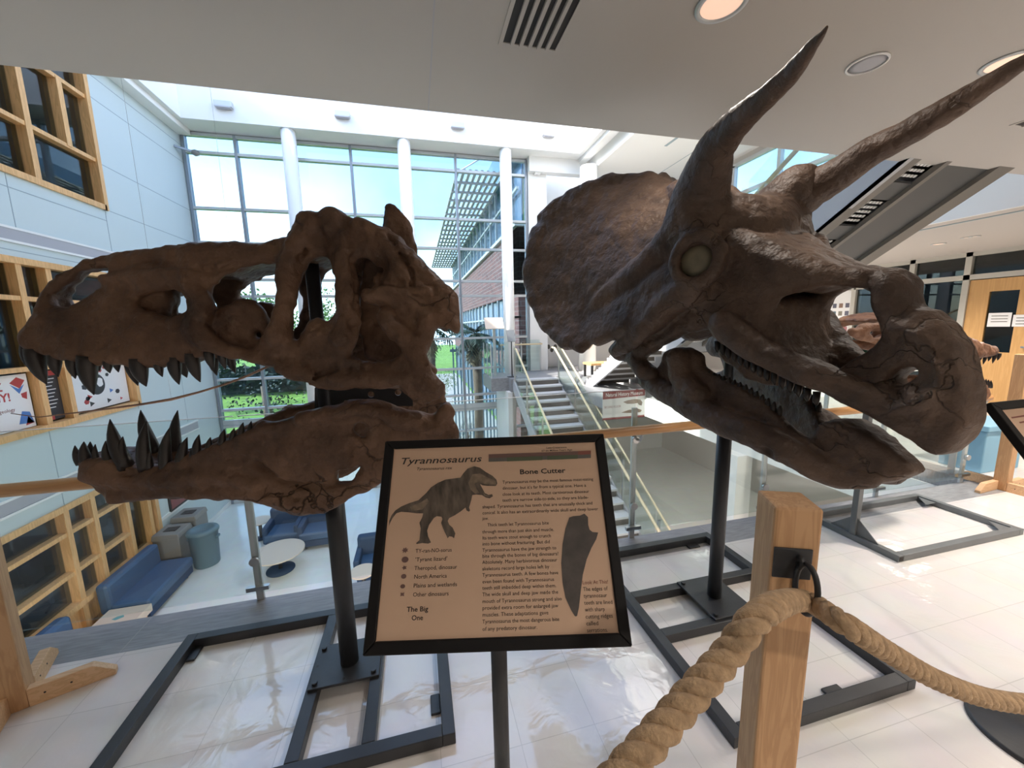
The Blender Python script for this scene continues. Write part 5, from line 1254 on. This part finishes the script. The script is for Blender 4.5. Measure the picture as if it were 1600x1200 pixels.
flat([(0.1733, 0.0288), (0.1826, 0.0315), (0.1986, 0.0323), (0.2094, 0.0362), (0.2171, 0.0282), (0.2157, 0.0112), (0.2176, 0.0007), (0.2237, -0.0046), (0.2368, -0.0062), (0.2306, -0.0205), (0.2175, -0.0384), (0.2039, -0.0619), (0.1919, -0.0926), (0.1844, -0.1225), (0.1768, -0.1552), (0.1711, -0.1711), (0.1669, -0.1717), (0.1598, -0.1601), (0.1495, -0.1362), (0.1458, -0.1063), (0.1461, -0.0679), (0.1526, -0.0281), (0.1621, 0.0046)], 'tooth_picture', 'toothink')
for a, m_ in (([(-0.0154, 0.1863), (0.2424, 0.1864), (0.2413, 0.1771), (-0.0155, 0.1765)],'barred'),([(-0.0155, 0.1765), (0.2413, 0.1771), (0.2402, 0.1679), (-0.0155, 0.1673)],'bargrey'),([(0.0304, 0.1764), (0.1196, 0.1766), (0.1190, 0.1669), (0.0301, 0.1667)],'bargreen'),([(0.1317, 0.1767), (0.2080, 0.1769), (0.2070, 0.1672), (0.1310, 0.1670)],'bargreen'),([(0.2099, 0.1861), (0.2424, 0.1864), (0.2413, 0.1771), (0.2089, 0.1768)],'redink')):
    flat(a, 'timeline_bar', m_, 0.0006 if m_ in ('barred','bargrey') else 0.0011)
for k, (x, y) in enumerate([(-0.2080, -0.0293), (-0.2068, -0.0490), (-0.2068, -0.0655), (-0.2071, -0.0829), (-0.2076, -0.1027), (-0.2071, -0.1184)]):
    r = (0.008,0.008,0.006,0.006,0.0055,0.006)[k]; n = (7,12,5,16,8,4)[k]
    flat([(x+r*(1 if i % 2 else (.55 if k in (0,2,5) else .95))*math.cos(2*PI*i/(2*n)), y+r*.8*(1 if i % 2 else (.55 if k in (0,2,5) else .95))*math.sin(2*PI*i/(2*n))) for i in range(2*n)], 'fact_icon', 'barred')

# the second sign, cut by the right edge of the view
s2 = thing('information_sign', 'second black framed information sign on a round black base beyond the rope', 'sign', (2.22, 0.72, 0))
O2 = Vector((2.22,0.755,1.11)); U2 = Vector((1,0,0)); a_ = math.radians(54); V2 = Vector((0,math.cos(a_),math.sin(a_))); N2 = U2.cross(V2)
g = G()
for poly in ([(-HW,-HH),(HW,-HH),(HW-.031,-HH+.031),(-HW+.031,-HH+.031)], [(HW,-HH),(HW,HH),(HW-.031,HH-.031),(HW-.031,-HH+.031)], [(HW,HH),(-HW,HH),(-HW+.031,HH-.031),(HW-.031,HH-.031)], [(-HW,HH),(-HW,-HH),(-HW+.031,-HH+.031),(-HW+.031,HH-.031)]):
    g.prism(poly, O2-N2*0.020, U2, V2, N2, 0.026)
g.build('frame', M['blackw'], s2, 0.003)
G().prism([(-HW+.028,-HH+.028),(HW-.028,-HH+.028),(HW-.028,HH-.028),(-HW+.028,HH-.028)], O2-N2*0.012, U2, V2, N2, 0.012).build('paper', M['paper'], s2)
for u, v, wd in ((-0.225,0.165,0.10),(-0.205,0.145,0.06)):
    G().prism([(u,v),(u+wd,v+.002),(u+wd,v+.008),(u,v+.005)], O2+N2*0.0006, U2, V2, N2, 0.0004).build('printed_line', M['redink'], s2)
G().tube([(2.22,0.735,0.015),(2.22,0.735,1.035)], 0.0205, 24).build('pole', M['black'], s2)
G().lathe((2.22,0.735), [(0.19,0),(0.19,0.010),(0.18,0.016),(0.03,0.022),(0.022,0.03)], 48).build('base', M['black'], s2)

# ================================================================ wooden rope barrier
def rope_post(label, x, y, rz, h=1.22, w=0.089):
    t = thing('rope_post', label, 'barrier post', (x, y, 0), 'wooden posts of the rope barrier')
    p = G().box((x-w/2,y-w/2,0.0),(x+w/2,y+w/2,h), rz, (x,y)).build('post', M['fir'], t, 0.006)
    c, s = math.cos(rz), math.sin(rz)
    for k in range(4):
        a = rz+k*PI/2; d = Vector((math.cos(a),math.sin(a),0)); n = Vector((-d.y,d.x,0)); o = Vector((x,y,0))+d*w/2
        o2 = o-n*(w/2)+Vector((0,0,0))
        f_ = G().prism([(0,0),(0.27,0),(0.27,0.025),(0.20,0.085),(0,0.085)], o2+n*0.0+d*0.0, d, (0,0,1), n, 0.038)
        ob = f_.build('foot', M['firx'], t, 0.003)
        for q in (0.05,0.13):
            e = o2+d*q+Vector((0,0,.045)); G().tube([e-n*0.0012,e+n*0.0002], 0.004, 10).build('screw_hole', M['ink'], ob)
    return t, p
RZ = math.radians(-24.5)
tp, pp_ = rope_post('near wooden rope post with a black iron ring and thick rope', 0.755, 0.615, RZ)
rope_post('wooden rope post standing behind the second sign and the slender skull', 5.20, 2.21, math.radians(4), 1.255)
rope_post('wooden rope post at the foot of the stone edge below the blue sofa', -1.785, 1.94, math.radians(22), 1.26)
# iron ring plate on the near post
cx_, cy_ = 0.755, 0.615
d = Vector((math.sin(RZ),-math.cos(RZ),0)); n = Vector((math.cos(RZ),math.sin(RZ),0))
F0 = Vector((cx_,cy_,0))+d*0.0445
pl = G().prism([(-0.036,-0.034),(0.036,-0.034),(0.036,0.034),(-0.036,0.034)], F0-n*0.006+Vector((0,0,1.100)), n, (0,0,1), d, 0.004).build('iron_plate', M['black'], tp, 0.002)
RC = F0+d*0.028+n*0.010+Vector((0,0,1.062))
g = G(); ax1 = (d*0.95+n*0.25).normalized()
g.tube([RC+ax1*0.027*math.cos(t*2*PI/28)+Vector((0,0,0.052*math.sin(t*2*PI/28))) for t in range(28)], 0.0055, 12, closed=True)
g.build('iron_ring', M['black'], tp)
g = G(); g.tube([F0+n*0.004+Vector((0,0,1.114)),F0+n*0.004+d*0.014+Vector((0,0,1.12)),F0+n*0.004+d*0.02+Vector((0,0,1.111)),F0+n*0.004+d*0.014+Vector((0,0,1.10)),F0+n*0.004+Vector((0,0,1.104))], 0.005, 10); g.build('iron_staple', M['black'], pl)

def rope(name, label, pts, rad, pitch=0.085, group=None):
    """three strands laid together"""
    P = [Vector(p) for p in pts]; out = []
    for i in range(len(P)-1):
        p0, p1, p2, p3 = P[max(i-1,0)], P[i], P[i+1], P[min(i+2,len(P)-1)]
        m = max(4, int((p2-p1).length/0.006))
        for k in range(m):
            t = k/m; out.append(0.5*((2*p1)+(p2-p0)*t+(2*p0-5*p1+4*p2-p3)*t*t+(3*p1-3*p2+p3-p0)*t**3))
    out.append(P[-1]); L = 0; g = G(); st3 = [[],[],[]]; prev = None
    for i, p in enumerate(out):
        dd = (out[min(i+1,len(out)-1)]-out[max(i-1,0)]).normalized()
        if prev is None: r = dd.orthogonal().normalized()
        else: r = (prev-dd*prev.dot(dd)).normalized()
        prev = r; u = dd.cross(r)
        if i: L += (p-out[i-1]).length
        for k in range(3):
            a = 2*PI*(L/pitch+k/3)
            st3[k].append(p+(r*math.cos(a)+u*math.sin(a))*rad*0.50)
    for s in st3: g.tube(s, rad*0.56, 10)
    return g
rp = thing('barrier_rope', 'thick tan twisted rope sagging through the iron ring of the near post', 'rope', tuple(RC-Vector((0,0,.03))))
RQ = RC+Vector((0,0,-0.026))
left = [tuple(v) for v in (Vector((0.219, 0.344, 1.078)), Vector((0.303, 0.369, 1.101)), Vector((0.397, 0.393, 1.135)), Vector((0.482, 0.414, 1.170)))]
far = [tuple(v) for v in (Vector((0.706, 0.452, 1.066)), Vector((0.849, 0.464, 0.962)), Vector((1.018, 0.468, 0.849)), Vector((1.231, 0.471, 0.739)), Vector((1.527, 0.467, 0.639)))]
start = [tuple(Vector(left[0])+(Vector(left[0])-Vector(left[1]))*k) for k in (2.2,1.0)]
end = [tuple(Vector(far[-1])+(Vector(far[-1])-Vector(far[-2]))*k+Vector((0,0,.015*k*k))) for k in (1.0,2.5,4.5)]
rope('barrier_rope', '', start+left+[tuple(RQ)]+far+end, 0.020).build('strands', M['rope'], rp)
rp2 = thing('barrier_rope', 'short piece of tan rope tied to the rope post behind the second sign', 'rope', (5.24,2.24,1.1))
rope('barrier_rope', '', [(5.252,2.21,1.13),(5.30,2.17,1.12),(5.36,2.14,1.04),(5.46,2.05,0.93),(5.62,1.9,0.82),(5.9,1.7,0.75)], 0.022).build('strands', M['rope'], rp2)

# ================================================================ things on the ceiling
def downlight(label, x, y, z, r, power, cone=140, blend=0.8):
    t = thing('downlight', label, 'ceiling light', (x,y,z), 'recessed ceiling lights')
    G().lathe((x,y), [(r,z-0.001),(r+0.022,z-0.001),(r+0.022,z-0.008),(r,z-0.010),(r,z-0.001)], 40).build('trim_ring', M['alu2'], t)
    G().lathe((x,y), [(r*0.999,z-0.004),(r*0.6,z-0.0035),(0.002,z-0.003)], 40).build('lens', M['lamp'], t)
    l = bpy.data.lights.new('downlight_lamp', 'SPOT'); l.energy = power; l.spot_size = math.radians(cone); l.spot_blend = blend; l.color = (1.0,0.91,0.82); l.shadow_soft_size = 0.09
    o = bpy.data.objects.new('downlight_lamp', l); link(o, t); o.location = (x,y,z-0.06)
    return t
downlight('round warm ceiling light above the first brow horn', 1.404, 1.661, 3.0, 0.088, 18)
downlight('round warm ceiling light partly behind the second brow horn', 3.302, 1.657, 3.0, 0.088, 22)
for k, (x, y) in enumerate(((5.2,1.66),(5.2,-1.2),(3.3,-1.4),(1.4,-1.8),(-0.6,-2.0),(-3.0,-0.8))):
    downlight('added ceiling light out of view brightening the upper floor', x, y, 3.0, 0.088, (165,80,60,72,20,20)[k])  # unseen lamps added to brighten the hall and the near side of the skulls
for k, (x, y) in enumerate(((7.2,4.2),(7.4,8.5),(2.6,0.2),(-0.6,1.2),(-3.6,1.2))):
    downlight('added fill light for the lower lobby, unseen under the upper floor', x, y, -0.4, 0.088, 38 if x > 2 else 190, 140 if x > 2 else 172, 0.8 if x > 2 else 0.25)  # fill lamps added below the slab to lift the lower lobby
for k, (x, y) in enumerate(((8.003, 4.172, 2.750)[:2], (8.011, 4.088, 2.750)[:2], (8.2,4.6), (8.2,7.6))):
    downlight(('tiny bright ceiling light in the corridor in front of the glazed screen','tiny bright ceiling light in the corridor nearer the maple door','added corridor fill light out of sight near the door','added corridor fill light out of sight further on')[k], x, y, 2.75, 0.04 if k < 2 else 0.07, (25,25,80,80)[k])  # the last two are unseen lamps added to brighten the right side
sp_ = thing('ceiling_speaker', 'round flat ceiling speaker between the two brow horns', 'speaker', (2.519,1.832,3.0))
G().lathe((2.519,1.832), [(0.085,2.999),(0.095,2.999),(0.095,2.992),(0.085,2.990),(0.085,2.999)], 36).build('rim', M['white'], sp_)
G().lathe((2.519,1.832), [(0.0845,2.996),(0.05,2.993),(0.002,2.992)], 36).build('grille', M['band'], sp_)
def vent(label, x0, x1, y0, y1, n, along_y=True):
    t = thing('ceiling_vent', label, 'vent', ((x0+x1)/2,(y0+y1)/2,3.0), 'slotted air vents')
    g = G(); g.box((x0-.02,y0-.02,2.994),(x0,y1+.02,3.0)).box((x1,y0-.02,2.994),(x1+.02,y1+.02,3.0)).box((x0,y0-.02,2.994),(x1,y0,3.0)).box((x0,y1,2.994),(x1,y1+.02,3.0))
    g.build('frame', M['ceiling'], t)
    G().box((x0,y0,2.9985),(x1,y1,2.9995)).build('duct_opening', M['ink'], t)
    for k in range(1, n):
        a = x0+(x1-x0)*k/n; G().box((a-.009,y0,2.985),(a+.009,y1,2.9985)).build('slat', M['ceiling'], t)
vent('slotted black air vent in the ceiling above the sign', 0.50, 0.775, 1.15, 2.09, 6)
vent('small slotted air vent in the ceiling by the right horn tip', 4.40, 4.75, 1.95, 2.12, 4)
for k, q in enumerate([(-4.480, 12.300, 7.327), (-1.635, 12.300, 7.378), (1.518, 12.300, 7.392), (4.334, 12.300, 7.412)]):
    x, y, z = q
    t = thing('skylight_lamp', 'small grey lamp on the skylight wall, %s from the blue wall' % ('first','second','third','fourth')[k], 'wall lamp', (x,12.35,z), 'lamps in the skylight well')
    G().box((x-0.2,12.22,z-0.02),(x+0.2,12.35,z+0.12)).build('housing', M['alu2'], t, 0.01)
    G().box((x-0.17,12.2,z-0.05),(x+0.17,12.33,z-0.02)).build('lens', M['band'], t)
for k, q in enumerate(((4.161, 12.900, 6.618),)):
    x, y, z = q
    t = thing('security_camera', 'small white security camera high on the white pillar', 'camera', (x,13.0,z))
    G().box((x-.1,12.86,z-.12),(x+.1,13.0,z+.14)).build('housing', M['white'], t, 0.02)
    G().tube([(x-.01,12.87,z+.03),(x-.01,12.83,z+.03)], .065, 16).build('lens', M['ink'], t)
t = thing('wall_sensor', 'small grey camera bracket where the blue wall meets the window', 'bracket', (-5.88,12.8,6.45))
G().bar((-5.9,12.7,6.45),(-5.55,12.85,6.40),.05).build('arm', M['alu'], t); G().lathe((-5.5,12.87), [(.02,6.30),(.09,6.34),(.09,6.42),(.02,6.46)], 16).build('dome', M['plasgrey'], t)

# thin bone rod hung on wires over the opening
hr = thing('hanging_rod', 'thin brown curved bone rod hanging on fine wires over the opening', 'hanging bone', (-2.141, 4.000, 1.014))
RP = [(-3.280, 4.000, 0.973), (-3.107, 4.000, 0.927), (-2.889, 4.000, 0.943), (-2.663, 4.000, 0.960), (-2.383, 4.000, 0.985), (-2.150, 4.000, 1.015), (-1.938, 4.000, 1.065), (-1.729, 4.000, 1.124), (-1.542, 4.000, 1.190), (-1.348, 4.000, 1.276)]
g = G(); g.tube(RP, [.003,.004,.006,.008,.010,.013,.010,.010,.011,.010], 10); g.build('rod', M['slim'], hr)
for k in (5, 8): G().tube([RP[k], (RP[k][0], RP[k][1], 7.0)], .0012, 5).build('wire', M['steel'], hr)

# ================================================================ furniture in the lower lobby
def sofa(label, x0, x1, y0, y1, backside, z=LOW, group=None, arms=False):
    t = thing('sofa', label, 'sofa', ((x0+x1)/2,(y0+y1)/2,z), group)
    G().box((x0+.03,y0+.02,z+.08),(x1-.03,y1-.02,z+.24)).build('plinth', M['navy'], t, .01)
    if backside == 'x':
        G().box((x0+.15,y0,z+.24),(x1,y1,z+.44)).build('seat', M['blue'], t, .05, )
        g = G(); g.box((x0,y0,z+.26),(x0+.2,y1,z+.85)); g.v = [(a-(.0 if c < z+.5 else .02), b, c) for a, b, c in g.v]; g.build('backrest', M['blue'], t, .06)
    else:
        G().box((x0,y0,z+.24),(x1,y1-.15,z+.44)).build('seat', M['blue'], t, .05)
        G().box((x0,y1-.2,z+.26),(x1,y1,z+.85)).build('backrest', M['navy'], t, .06)
    if arms:
        for a, b in ((x0-.02,x0+.1),(x1-.1,x1+.02)): G().box((a,y0+.02,z+.2),(b,y1-.05,z+.62)).build('armrest', M['navy'], t, .04)
    for a in (x0+.12,x1-.12):
        for b in (y0+.12,y1-.12): G().cyl((a,b),.025,z,z+.1,10).build('leg', M['black'], t)
    return t
sofa('long blue vinyl sofa against the lower wooden window wall', -5.82, -5.05, 7.85, 9.30, 'x')
sofa('blue sofa end cut off by the stone floor edge below the rope post', -5.84, -5.10, 6.35, 7.15, 'x')
sofa('dark blue lounge chair at the back left of the pair by the round table', -3.85, -3.08, 9.75, 10.5, 'y', group='blue lounge chairs', arms=True)
sofa('dark blue lounge chair beside the steel pole behind the round table', -3.04, -2.27, 9.60, 10.35, 'y', group='blue lounge chairs', arms=True)
sofa('blue lounge chair half hidden behind the tyrannosaur sign', -1.50, -0.75, 7.75, 8.5, 'y', group='blue lounge chairs', arms=True)
def round_table(label, x, y, r, h, name='round_table'):
    t = thing(name, label, 'table', (x,y,LOW))
    G().lathe((x,y), [(r-.01,LOW+h-.03),(r,LOW+h-.025),(r,LOW+h-.005),(r-.01,LOW+h)], 48).build('tabletop', M['tabletop'], t)
    G().cyl((x,y),.04,LOW+.02,LOW+h-.03,16).build('pedestal', M['black'], t)
    G().lathe((x,y), [(r*.55,LOW),(r*.55,LOW+.02),(.04,LOW+.04)], 32).build('base', M['navy'], t)
round_table('large round pale table in the lower lobby beside the steel pole', -3.25, 8.95, 0.52, 0.45)
round_table('small round pale side table at the left of the lounge chairs', -4.18, 10.55, 0.27, 0.5, 'side_table')
round_table('small round pale side table half hidden behind the tyrannosaur sign', -1.28, 7.45, 0.25, 0.6, 'side_table')
t = thing('block_table', 'low square pale wooden table with a teal mark between the blue sofas', 'table', (-5.3,7.5,LOW))
G().box((-5.62,7.22,LOW+.28),(-4.98,7.78,LOW+.42)).build('tabletop', M['tabletop'], t, .005)
G().box((-5.56,7.28,LOW),(-5.04,7.72,LOW+.28)).build('plinth', M['oak'], t)
G().prism([(-.08,-.02),(.0,-.06),(.09,.0),(.05,.06),(-.03,.04)], (-5.32,7.5,LOW+.4205), (1,0,0), (0,1,0), (0,0,1), .001).build('painted_mark', mat('teal_paint', (0.15,0.38,0.38), .5), t)
t = thing('trash_can', 'round blue grey trash can with a lid at the end of the blue sofa', 'trash can', (-5.02,9.65,LOW))
x, y = -5.0, 9.68
G().lathe((x,y), [(.235,LOW),(.245,LOW+.02),(.28,LOW+.76),(.295,LOW+.77),(.295,LOW+.80)], 36).build('body', M['plastic'], t)
G().lathe((x,y), [(.305,LOW+.78),(.31,LOW+.82),(.29,LOW+.86),(.20,LOW+.885),(.19,LOW+.87),(.002,LOW+.87)], 36).build('lid', M['plastic'], t)
for s_ in (-1,1): G().box((x+s_*.28-.03,y-.06,LOW+.62),(x+s_*.28+.03,y+.06,LOW+.68)).build('handle', M['plastic'], t, .01)
def recycle(label, x, y, h):
    t = thing('recycling_bin', label, 'recycling bin', (x,y,LOW), 'taupe recycling bins by the blue wall')
    G().box((x-.25,y-.26,LOW),(x+.25,y+.26,LOW+h-.12)).build('body', M['plasgrey'], t, .02)
    g = G(); g.prism([(-.27,h-.13),(.27,h-.13),(.24,h-.02),(-.24,h)], (x,y-.27,LOW), (1,0,0), (0,0,1), (0,1,0), .54); g.build('lid', M['plasgrey'], t, .015)
    G().box((x-.12,y-.1,LOW+h-.015),(x+.12,y+.1,LOW+h+.002)).build('slot', M['ink'], t)
recycle('square taupe recycling bin just behind the round trash can', -5.62, 9.74, .92)
recycle('taller taupe recycling bin with a square hole by the blue wall', -5.58, 10.36, 1.02)
t = thing('wall_picture', 'dark framed picture on the pale blue wall above the recycling bins', 'picture', (-5.88,10.6,-2.3))
G().box((-5.9,10.25,-2.6),(-5.87,11.05,-2.0)).build('frame', M['blackw'], t); G().box((-5.87,10.30,-2.55),(-5.866,11.0,-2.05)).build('print', M['maroon'], t)
# dark furniture glimpsed through the internal windows
for k, (x, y, lb) in enumerate(((-7.3,8.9,'dark office chair behind the lower wooden window, by the trash can side'),(-7.2,7.3,'dark office chair behind the lower wooden window, by the rope post side'))):
    t = thing('office_chair', lb, 'chair', (x,y,LOW))
    G().box((x-.25,y-.25,LOW+.42),(x+.25,y+.25,LOW+.5)).build('seat', M['dark2'], t, .03); G().box((x-.25,y-.22,LOW+.55),(x-.18,y+.22,LOW+1.0)).build('backrest', M['dark2'], t, .03)
    G().cyl((x,y),.03,LOW+.06,LOW+.42,10).build('pedestal', M['alu'], t)
    for a in range(5): G().bar((x,y,LOW+.05),(x+.28*math.cos(a*1.2566),y+.28*math.sin(a*1.2566),LOW+.03),.03).build('foot', M['dark2'], t)
for k, (y, z) in enumerate(((9.0,5.9),(9.5,5.85),(8.0,5.8))):
    t = thing('framed_print', 'pale framed print on the wall of the upper room, %s' % ('seen in the middle pane','seen beside the right frame edge','seen in the left pane')[k], 'picture', (-9.18,y,z), 'framed prints in the upper room')
    G().box((-9.2,y-.22,z-.28),(-9.17,y+.22,z+.28)).build('frame', M['alu2'], t); G().box((-9.17,y-.18,z-.24),(-9.165,y+.18,z+.24)).build('print', M['posterw'], t)

# ---- posters in the middle wooden window
def poster(name, label, y0, y1, z0, z1, m):
    t = thing(name, label, 'poster', (-5.99,(y0+y1)/2,z0), 'posters in the middle window')
    G().box((-6.0,y0,z0),(-5.995,y1,z1)).build('sheet', M[m], t)
    return t
def pwall(y0, z0, x=-5.9945): return lambda u, v: (x, y0+u, z0+v)
def pflat(t, poly, m, name, d=-5.9948, th=.0006): return G().prism(poly, (d,0,0), (0,1,0), (0,0,1), (1,0,0), th).build(name, M[m], t)
p1 = poster('poster', 'white poster with red geology lettering and red and blue shapes', 6.36, 7.66, 0.18, 1.02, 'posterw')
text_mesh([("TZ",7.05,.80,.17),("LOGY!",6.86,.64,.17)], M['posterr'], 'poster_lettering', p1, pwall(0,0), bold=.03)
text_mesh([("@cofcgeology",6.95,.475,.075),("y.cofc",6.95,.36,.075)], M['redink'], 'poster_lettering', p1, pwall(0,0), bold=.01)
for poly, m in (([(7.38,.90),(7.5,.98),(7.62,.92),(7.52,.80)],'posterr'),([(7.38,.88),(7.50,.80),(7.60,.86),(7.50,.72)],'posterb'),([(7.52,.72),(7.62,.74),(7.6,.62),(7.53,.66)],'posterr'),([(7.4,.26),(7.48,.45),(7.60,.42),(7.64,.24)],'posterb'),([(7.5,.22),(7.56,.36),(7.64,.24)],'posterr')):
    pflat(p1, poly, m, 'printed_shape')
p2 = poster('poster', 'narrow black poster with white lines of text in the middle window', 7.81, 8.19, 0.20, 1.02, 'posterk')
for k in range(9): pflat(p2, [(7.84,.88-.06*k),(8.12-.03*(k % 3),.88-.06*k),(8.12-.03*(k % 3),.893-.06*k),(7.84,.893-.06*k)], 'posterw', 'printed_line')
pflat(p2, [(7.81,.94),(8.19,.94),(8.19,1.02),(7.81,1.02)], 'posterr', 'printed_band'); pflat(p2, [(7.81,.20),(8.0,.20),(8.0,.27),(7.81,.27)], 'posterr', 'printed_band')
p3 = poster('poster', 'white poster scattered with small red and blue pictures round a dark globe', 8.31, 9.76, 0.20, 1.02, 'posterw')
c0 = (8.98,.66)
pflat(p3, [(c0[0]+.2*math.cos(a*PI/14),c0[1]+.2*math.sin(a*PI/14)) for a in range(28)], 'posterk', 'printed_globe')
pflat(p3, [(c0[0]+.08+.07*math.cos(a*PI/5)*(1+.3*(a % 2)),c0[1]+.03+.09*math.sin(a*PI/5)) for a in range(10)], 'posterw', 'printed_globe', -5.9943)
rng = random.Random(3)
for k in range(26):
    y, z = rng.uniform(8.38,9.7), rng.uniform(.26,.97)
    if math.hypot(y-c0[0], z-c0[1]) < .26: continue
    n = rng.choice((3,4,5,6)); r = rng.uniform(.03,.075)
    pflat(p3, [(y+r*math.cos(2*PI*i/n),z+r*.8*math.sin(2*PI*i/n)) for i in range(n)], rng.choice(('posterr','posterb','posterr','posterk')), 'printed_picture')

# ---- things round the stair landing
bn = thing('museum_banner', 'white and maroon banner reading Natural History Museum beside the stairs', 'banner', (4.7,7.97,-.4))
BX0, BX1, BZ0, BZ1 = 4.08, 5.17, -0.62, 0.06
G().box((BX0,7.955,BZ0),(BX1,7.965,BZ1)).build('sheet', mat('banner_white', (0.62,0.62,0.62), .6), bn)
def bfl(poly, m, name, y=7.9545): return G().prism(poly, (0,y,0), (1,0,0), (0,0,1), (0,-1,0), .001).build(name, M[m] if isinstance(m,str) else m, bn)
bfl([(BX0,BZ1-.19),(BX1,BZ1-.16),(BX1,BZ1),(BX0,BZ1)], 'maroon', 'top_band'); bfl([(BX0,BZ0),(BX1,BZ0),(BX1,BZ0+.05),(BX0,BZ0+.05)], 'maroon', 'bottom_band')
text_mesh([("Natural History Museum", BX0+.07, BZ1-.13, .125, 'LEFT', .95)], M['posterw'], 'banner_lettering', bn, lambda u, v: (u, 7.952, v))
text_mesh([("SECOND FLOOR", BX0+.04, BZ1-.40, .075, 'LEFT', .42)], M['maroon'], 'banner_lettering', bn, lambda u, v: (u, 7.952, v))
skm = mat('printed_skull', (0.20,0.15,0.12), .6, var=.3)
bfl([(4.60,-.22),(4.72,-.185),(4.90,-.17),(5.05,-.19),(5.11,-.26),(5.09,-.34),(5.02,-.32),(4.98,-.27),(4.86,-.28),(4.70,-.27)], skm, 'printed_skull'); bfl([(4.56,-.47),(4.75,-.42),(5.0,-.41),(5.1,-.45),(5.06,-.50),(4.85,-.50),(4.7,-.49)], skm, 'printed_skull')
t = thing('lectern_sign', 'small black sign stand on the landing in front of the white column', 'sign', (2.86,11.7,0))
G().tube([(2.86,11.7,.02),(2.86,11.7,1.2)], .018, 10).build('pole', M['black'], t); G().lathe((2.86,11.7), [(.16,0),(.16,.015),(.02,.03)], 24).build('base', M['black'], t)
G().prism([(-.13,-.2),(.13,-.2),(.13,.2),(-.13,.2)], (2.84,11.68,1.28), (1,0,0), (0,.5,.87), (0,-.87,.5), .02).build('panel', M['grey'], t)
t = thing('plaque_sign', 'tan picture plaque on a slanted stand at the left end of the landing', 'sign', (2.42,12.2,0))
G().box((2.38,12.2,0),(2.46,12.26,1.5)).build('post', M['alu2'], t); G().prism([(-.3,-.22),(.3,-.22),(.3,.22),(-.3,.22)], (2.42,12.18,1.68), (1,0,0), (0,.6,.8), (0,-.8,.6), .02).build('panel', M['tabletop'], t)
for k, (x, y0, z0, w_, h_, m, nm, lb, ct) in enumerate(((4.72,13.97,.05,.62,1.4,'posterw','wall_poster','tall pale poster with three small heads on the white wall by the landing','poster'),(4.42,13.97,1.72,.5,.35,'posterr','wall_sign','red and white notice high on the white wall under the frill','sign'),(4.42,13.97,1.15,.13,.2,'posterr','fire_alarm','small red fire alarm on the white wall by the landing','fire alarm'))):
    t = thing(nm, lb, ct, (x,14,z0)); G().box((x,y0,z0),(x+w_,14,z0+h_)).build('panel', M[m], t, .004)
    if k == 0:
        for q in ((.15,.72),(.42,.72),(.28,.6)): G().prism([(q[0]+.07*math.cos(a*PI/6),q[1]+.09*math.sin(a*PI/6)) for a in range(12)], (x,y0-.001,z0), (1,0,0), (0,0,1), (0,-1,0), .001).build('printed_head', M['bargrey'], t)
    if k == 1: G().box((x+.02,y0-.003,z0+.18),(x+w_-.02,y0,z0+h_-.02)).build('white_band', M['posterw'], t)
    if k == 2: G().box((x+.03,y0-.02,z0+.07),(x+.1,y0,z0+.13)).build('pull_handle', M['posterw'], t)
t = thing('display_table', 'low wooden display table on the landing beside the upper stairs', 'table', (5.3,10.6,0))
G().box((4.95,10.4,.38),(5.75,11.0,.44)).build('tabletop', M['oak'], t)
for a in (5.0,5.7):
    for b in (10.45,10.95): G().box((a-.03,b-.03,0),(a+.03,b+.03,.38)).build('leg', M['black'], t)

# ---- right side
pt = thing('portrait_poster', 'white poster with rows of small portrait photos seen through the nostril', 'poster', (9.98,7.4,1.2))
G().box((9.97,7.02,.85),(9.99,7.95,2.25)).build('sheet', M['posterw'], pt)
def pp(a, b, c, d, m, nm): return G().box((9.965,a,c),(9.97,b,d)).build(nm, M[m] if isinstance(m, str) else m, pt)
pp(7.45,7.93,2.08,2.16,'posterr','title_bar')
rng = random.Random(9)
for i in range(6):
    for j in range(6):
        y = 7.08+.145*i; z = .93+.185*j; c = rng.choice(((.25,.16,.12),(.12,.12,.16),(.30,.12,.12),(.10,.16,.20),(.22,.2,.16)))
        pp(y,y+.085,z,z+.105,mat('portrait_tone',c,.6),'portrait')
for k, (y, z, w_, h_, lb) in enumerate(((4.46,1.40,.28,.24,'white notice taped inside the window of the maple door'),(4.19,1.40,.25,.20,'white notice taped to the face of the maple door'))):
    t = thing('paper_notice', lb, 'notice', (9.96,y,z), 'notices on the maple door'); G().box((9.955,y,z),(9.965,y+w_,z+h_)).build('sheet', M['posterw'], t)
    for q in range(3): G().box((9.953,y+.04,z+h_-.06-.05*q),(9.955,y+w_-.04,z+h_-.048-.05*q)).build('printed_line', M['bargrey'], t)
t = thing('storage_box', 'pale blue storage box on the floor behind the rope post and second sign', 'box', (5.8,2.66,0))
bl = mat('pale_blue_plastic', (0.24,0.46,0.62), .5)
G().box((5.52,2.5,0),(6.1,2.84,.44)).build('body', bl, t, .01); G().box((5.50,2.48,.44),(6.12,2.86,.50)).build('lid', bl, t, .01)
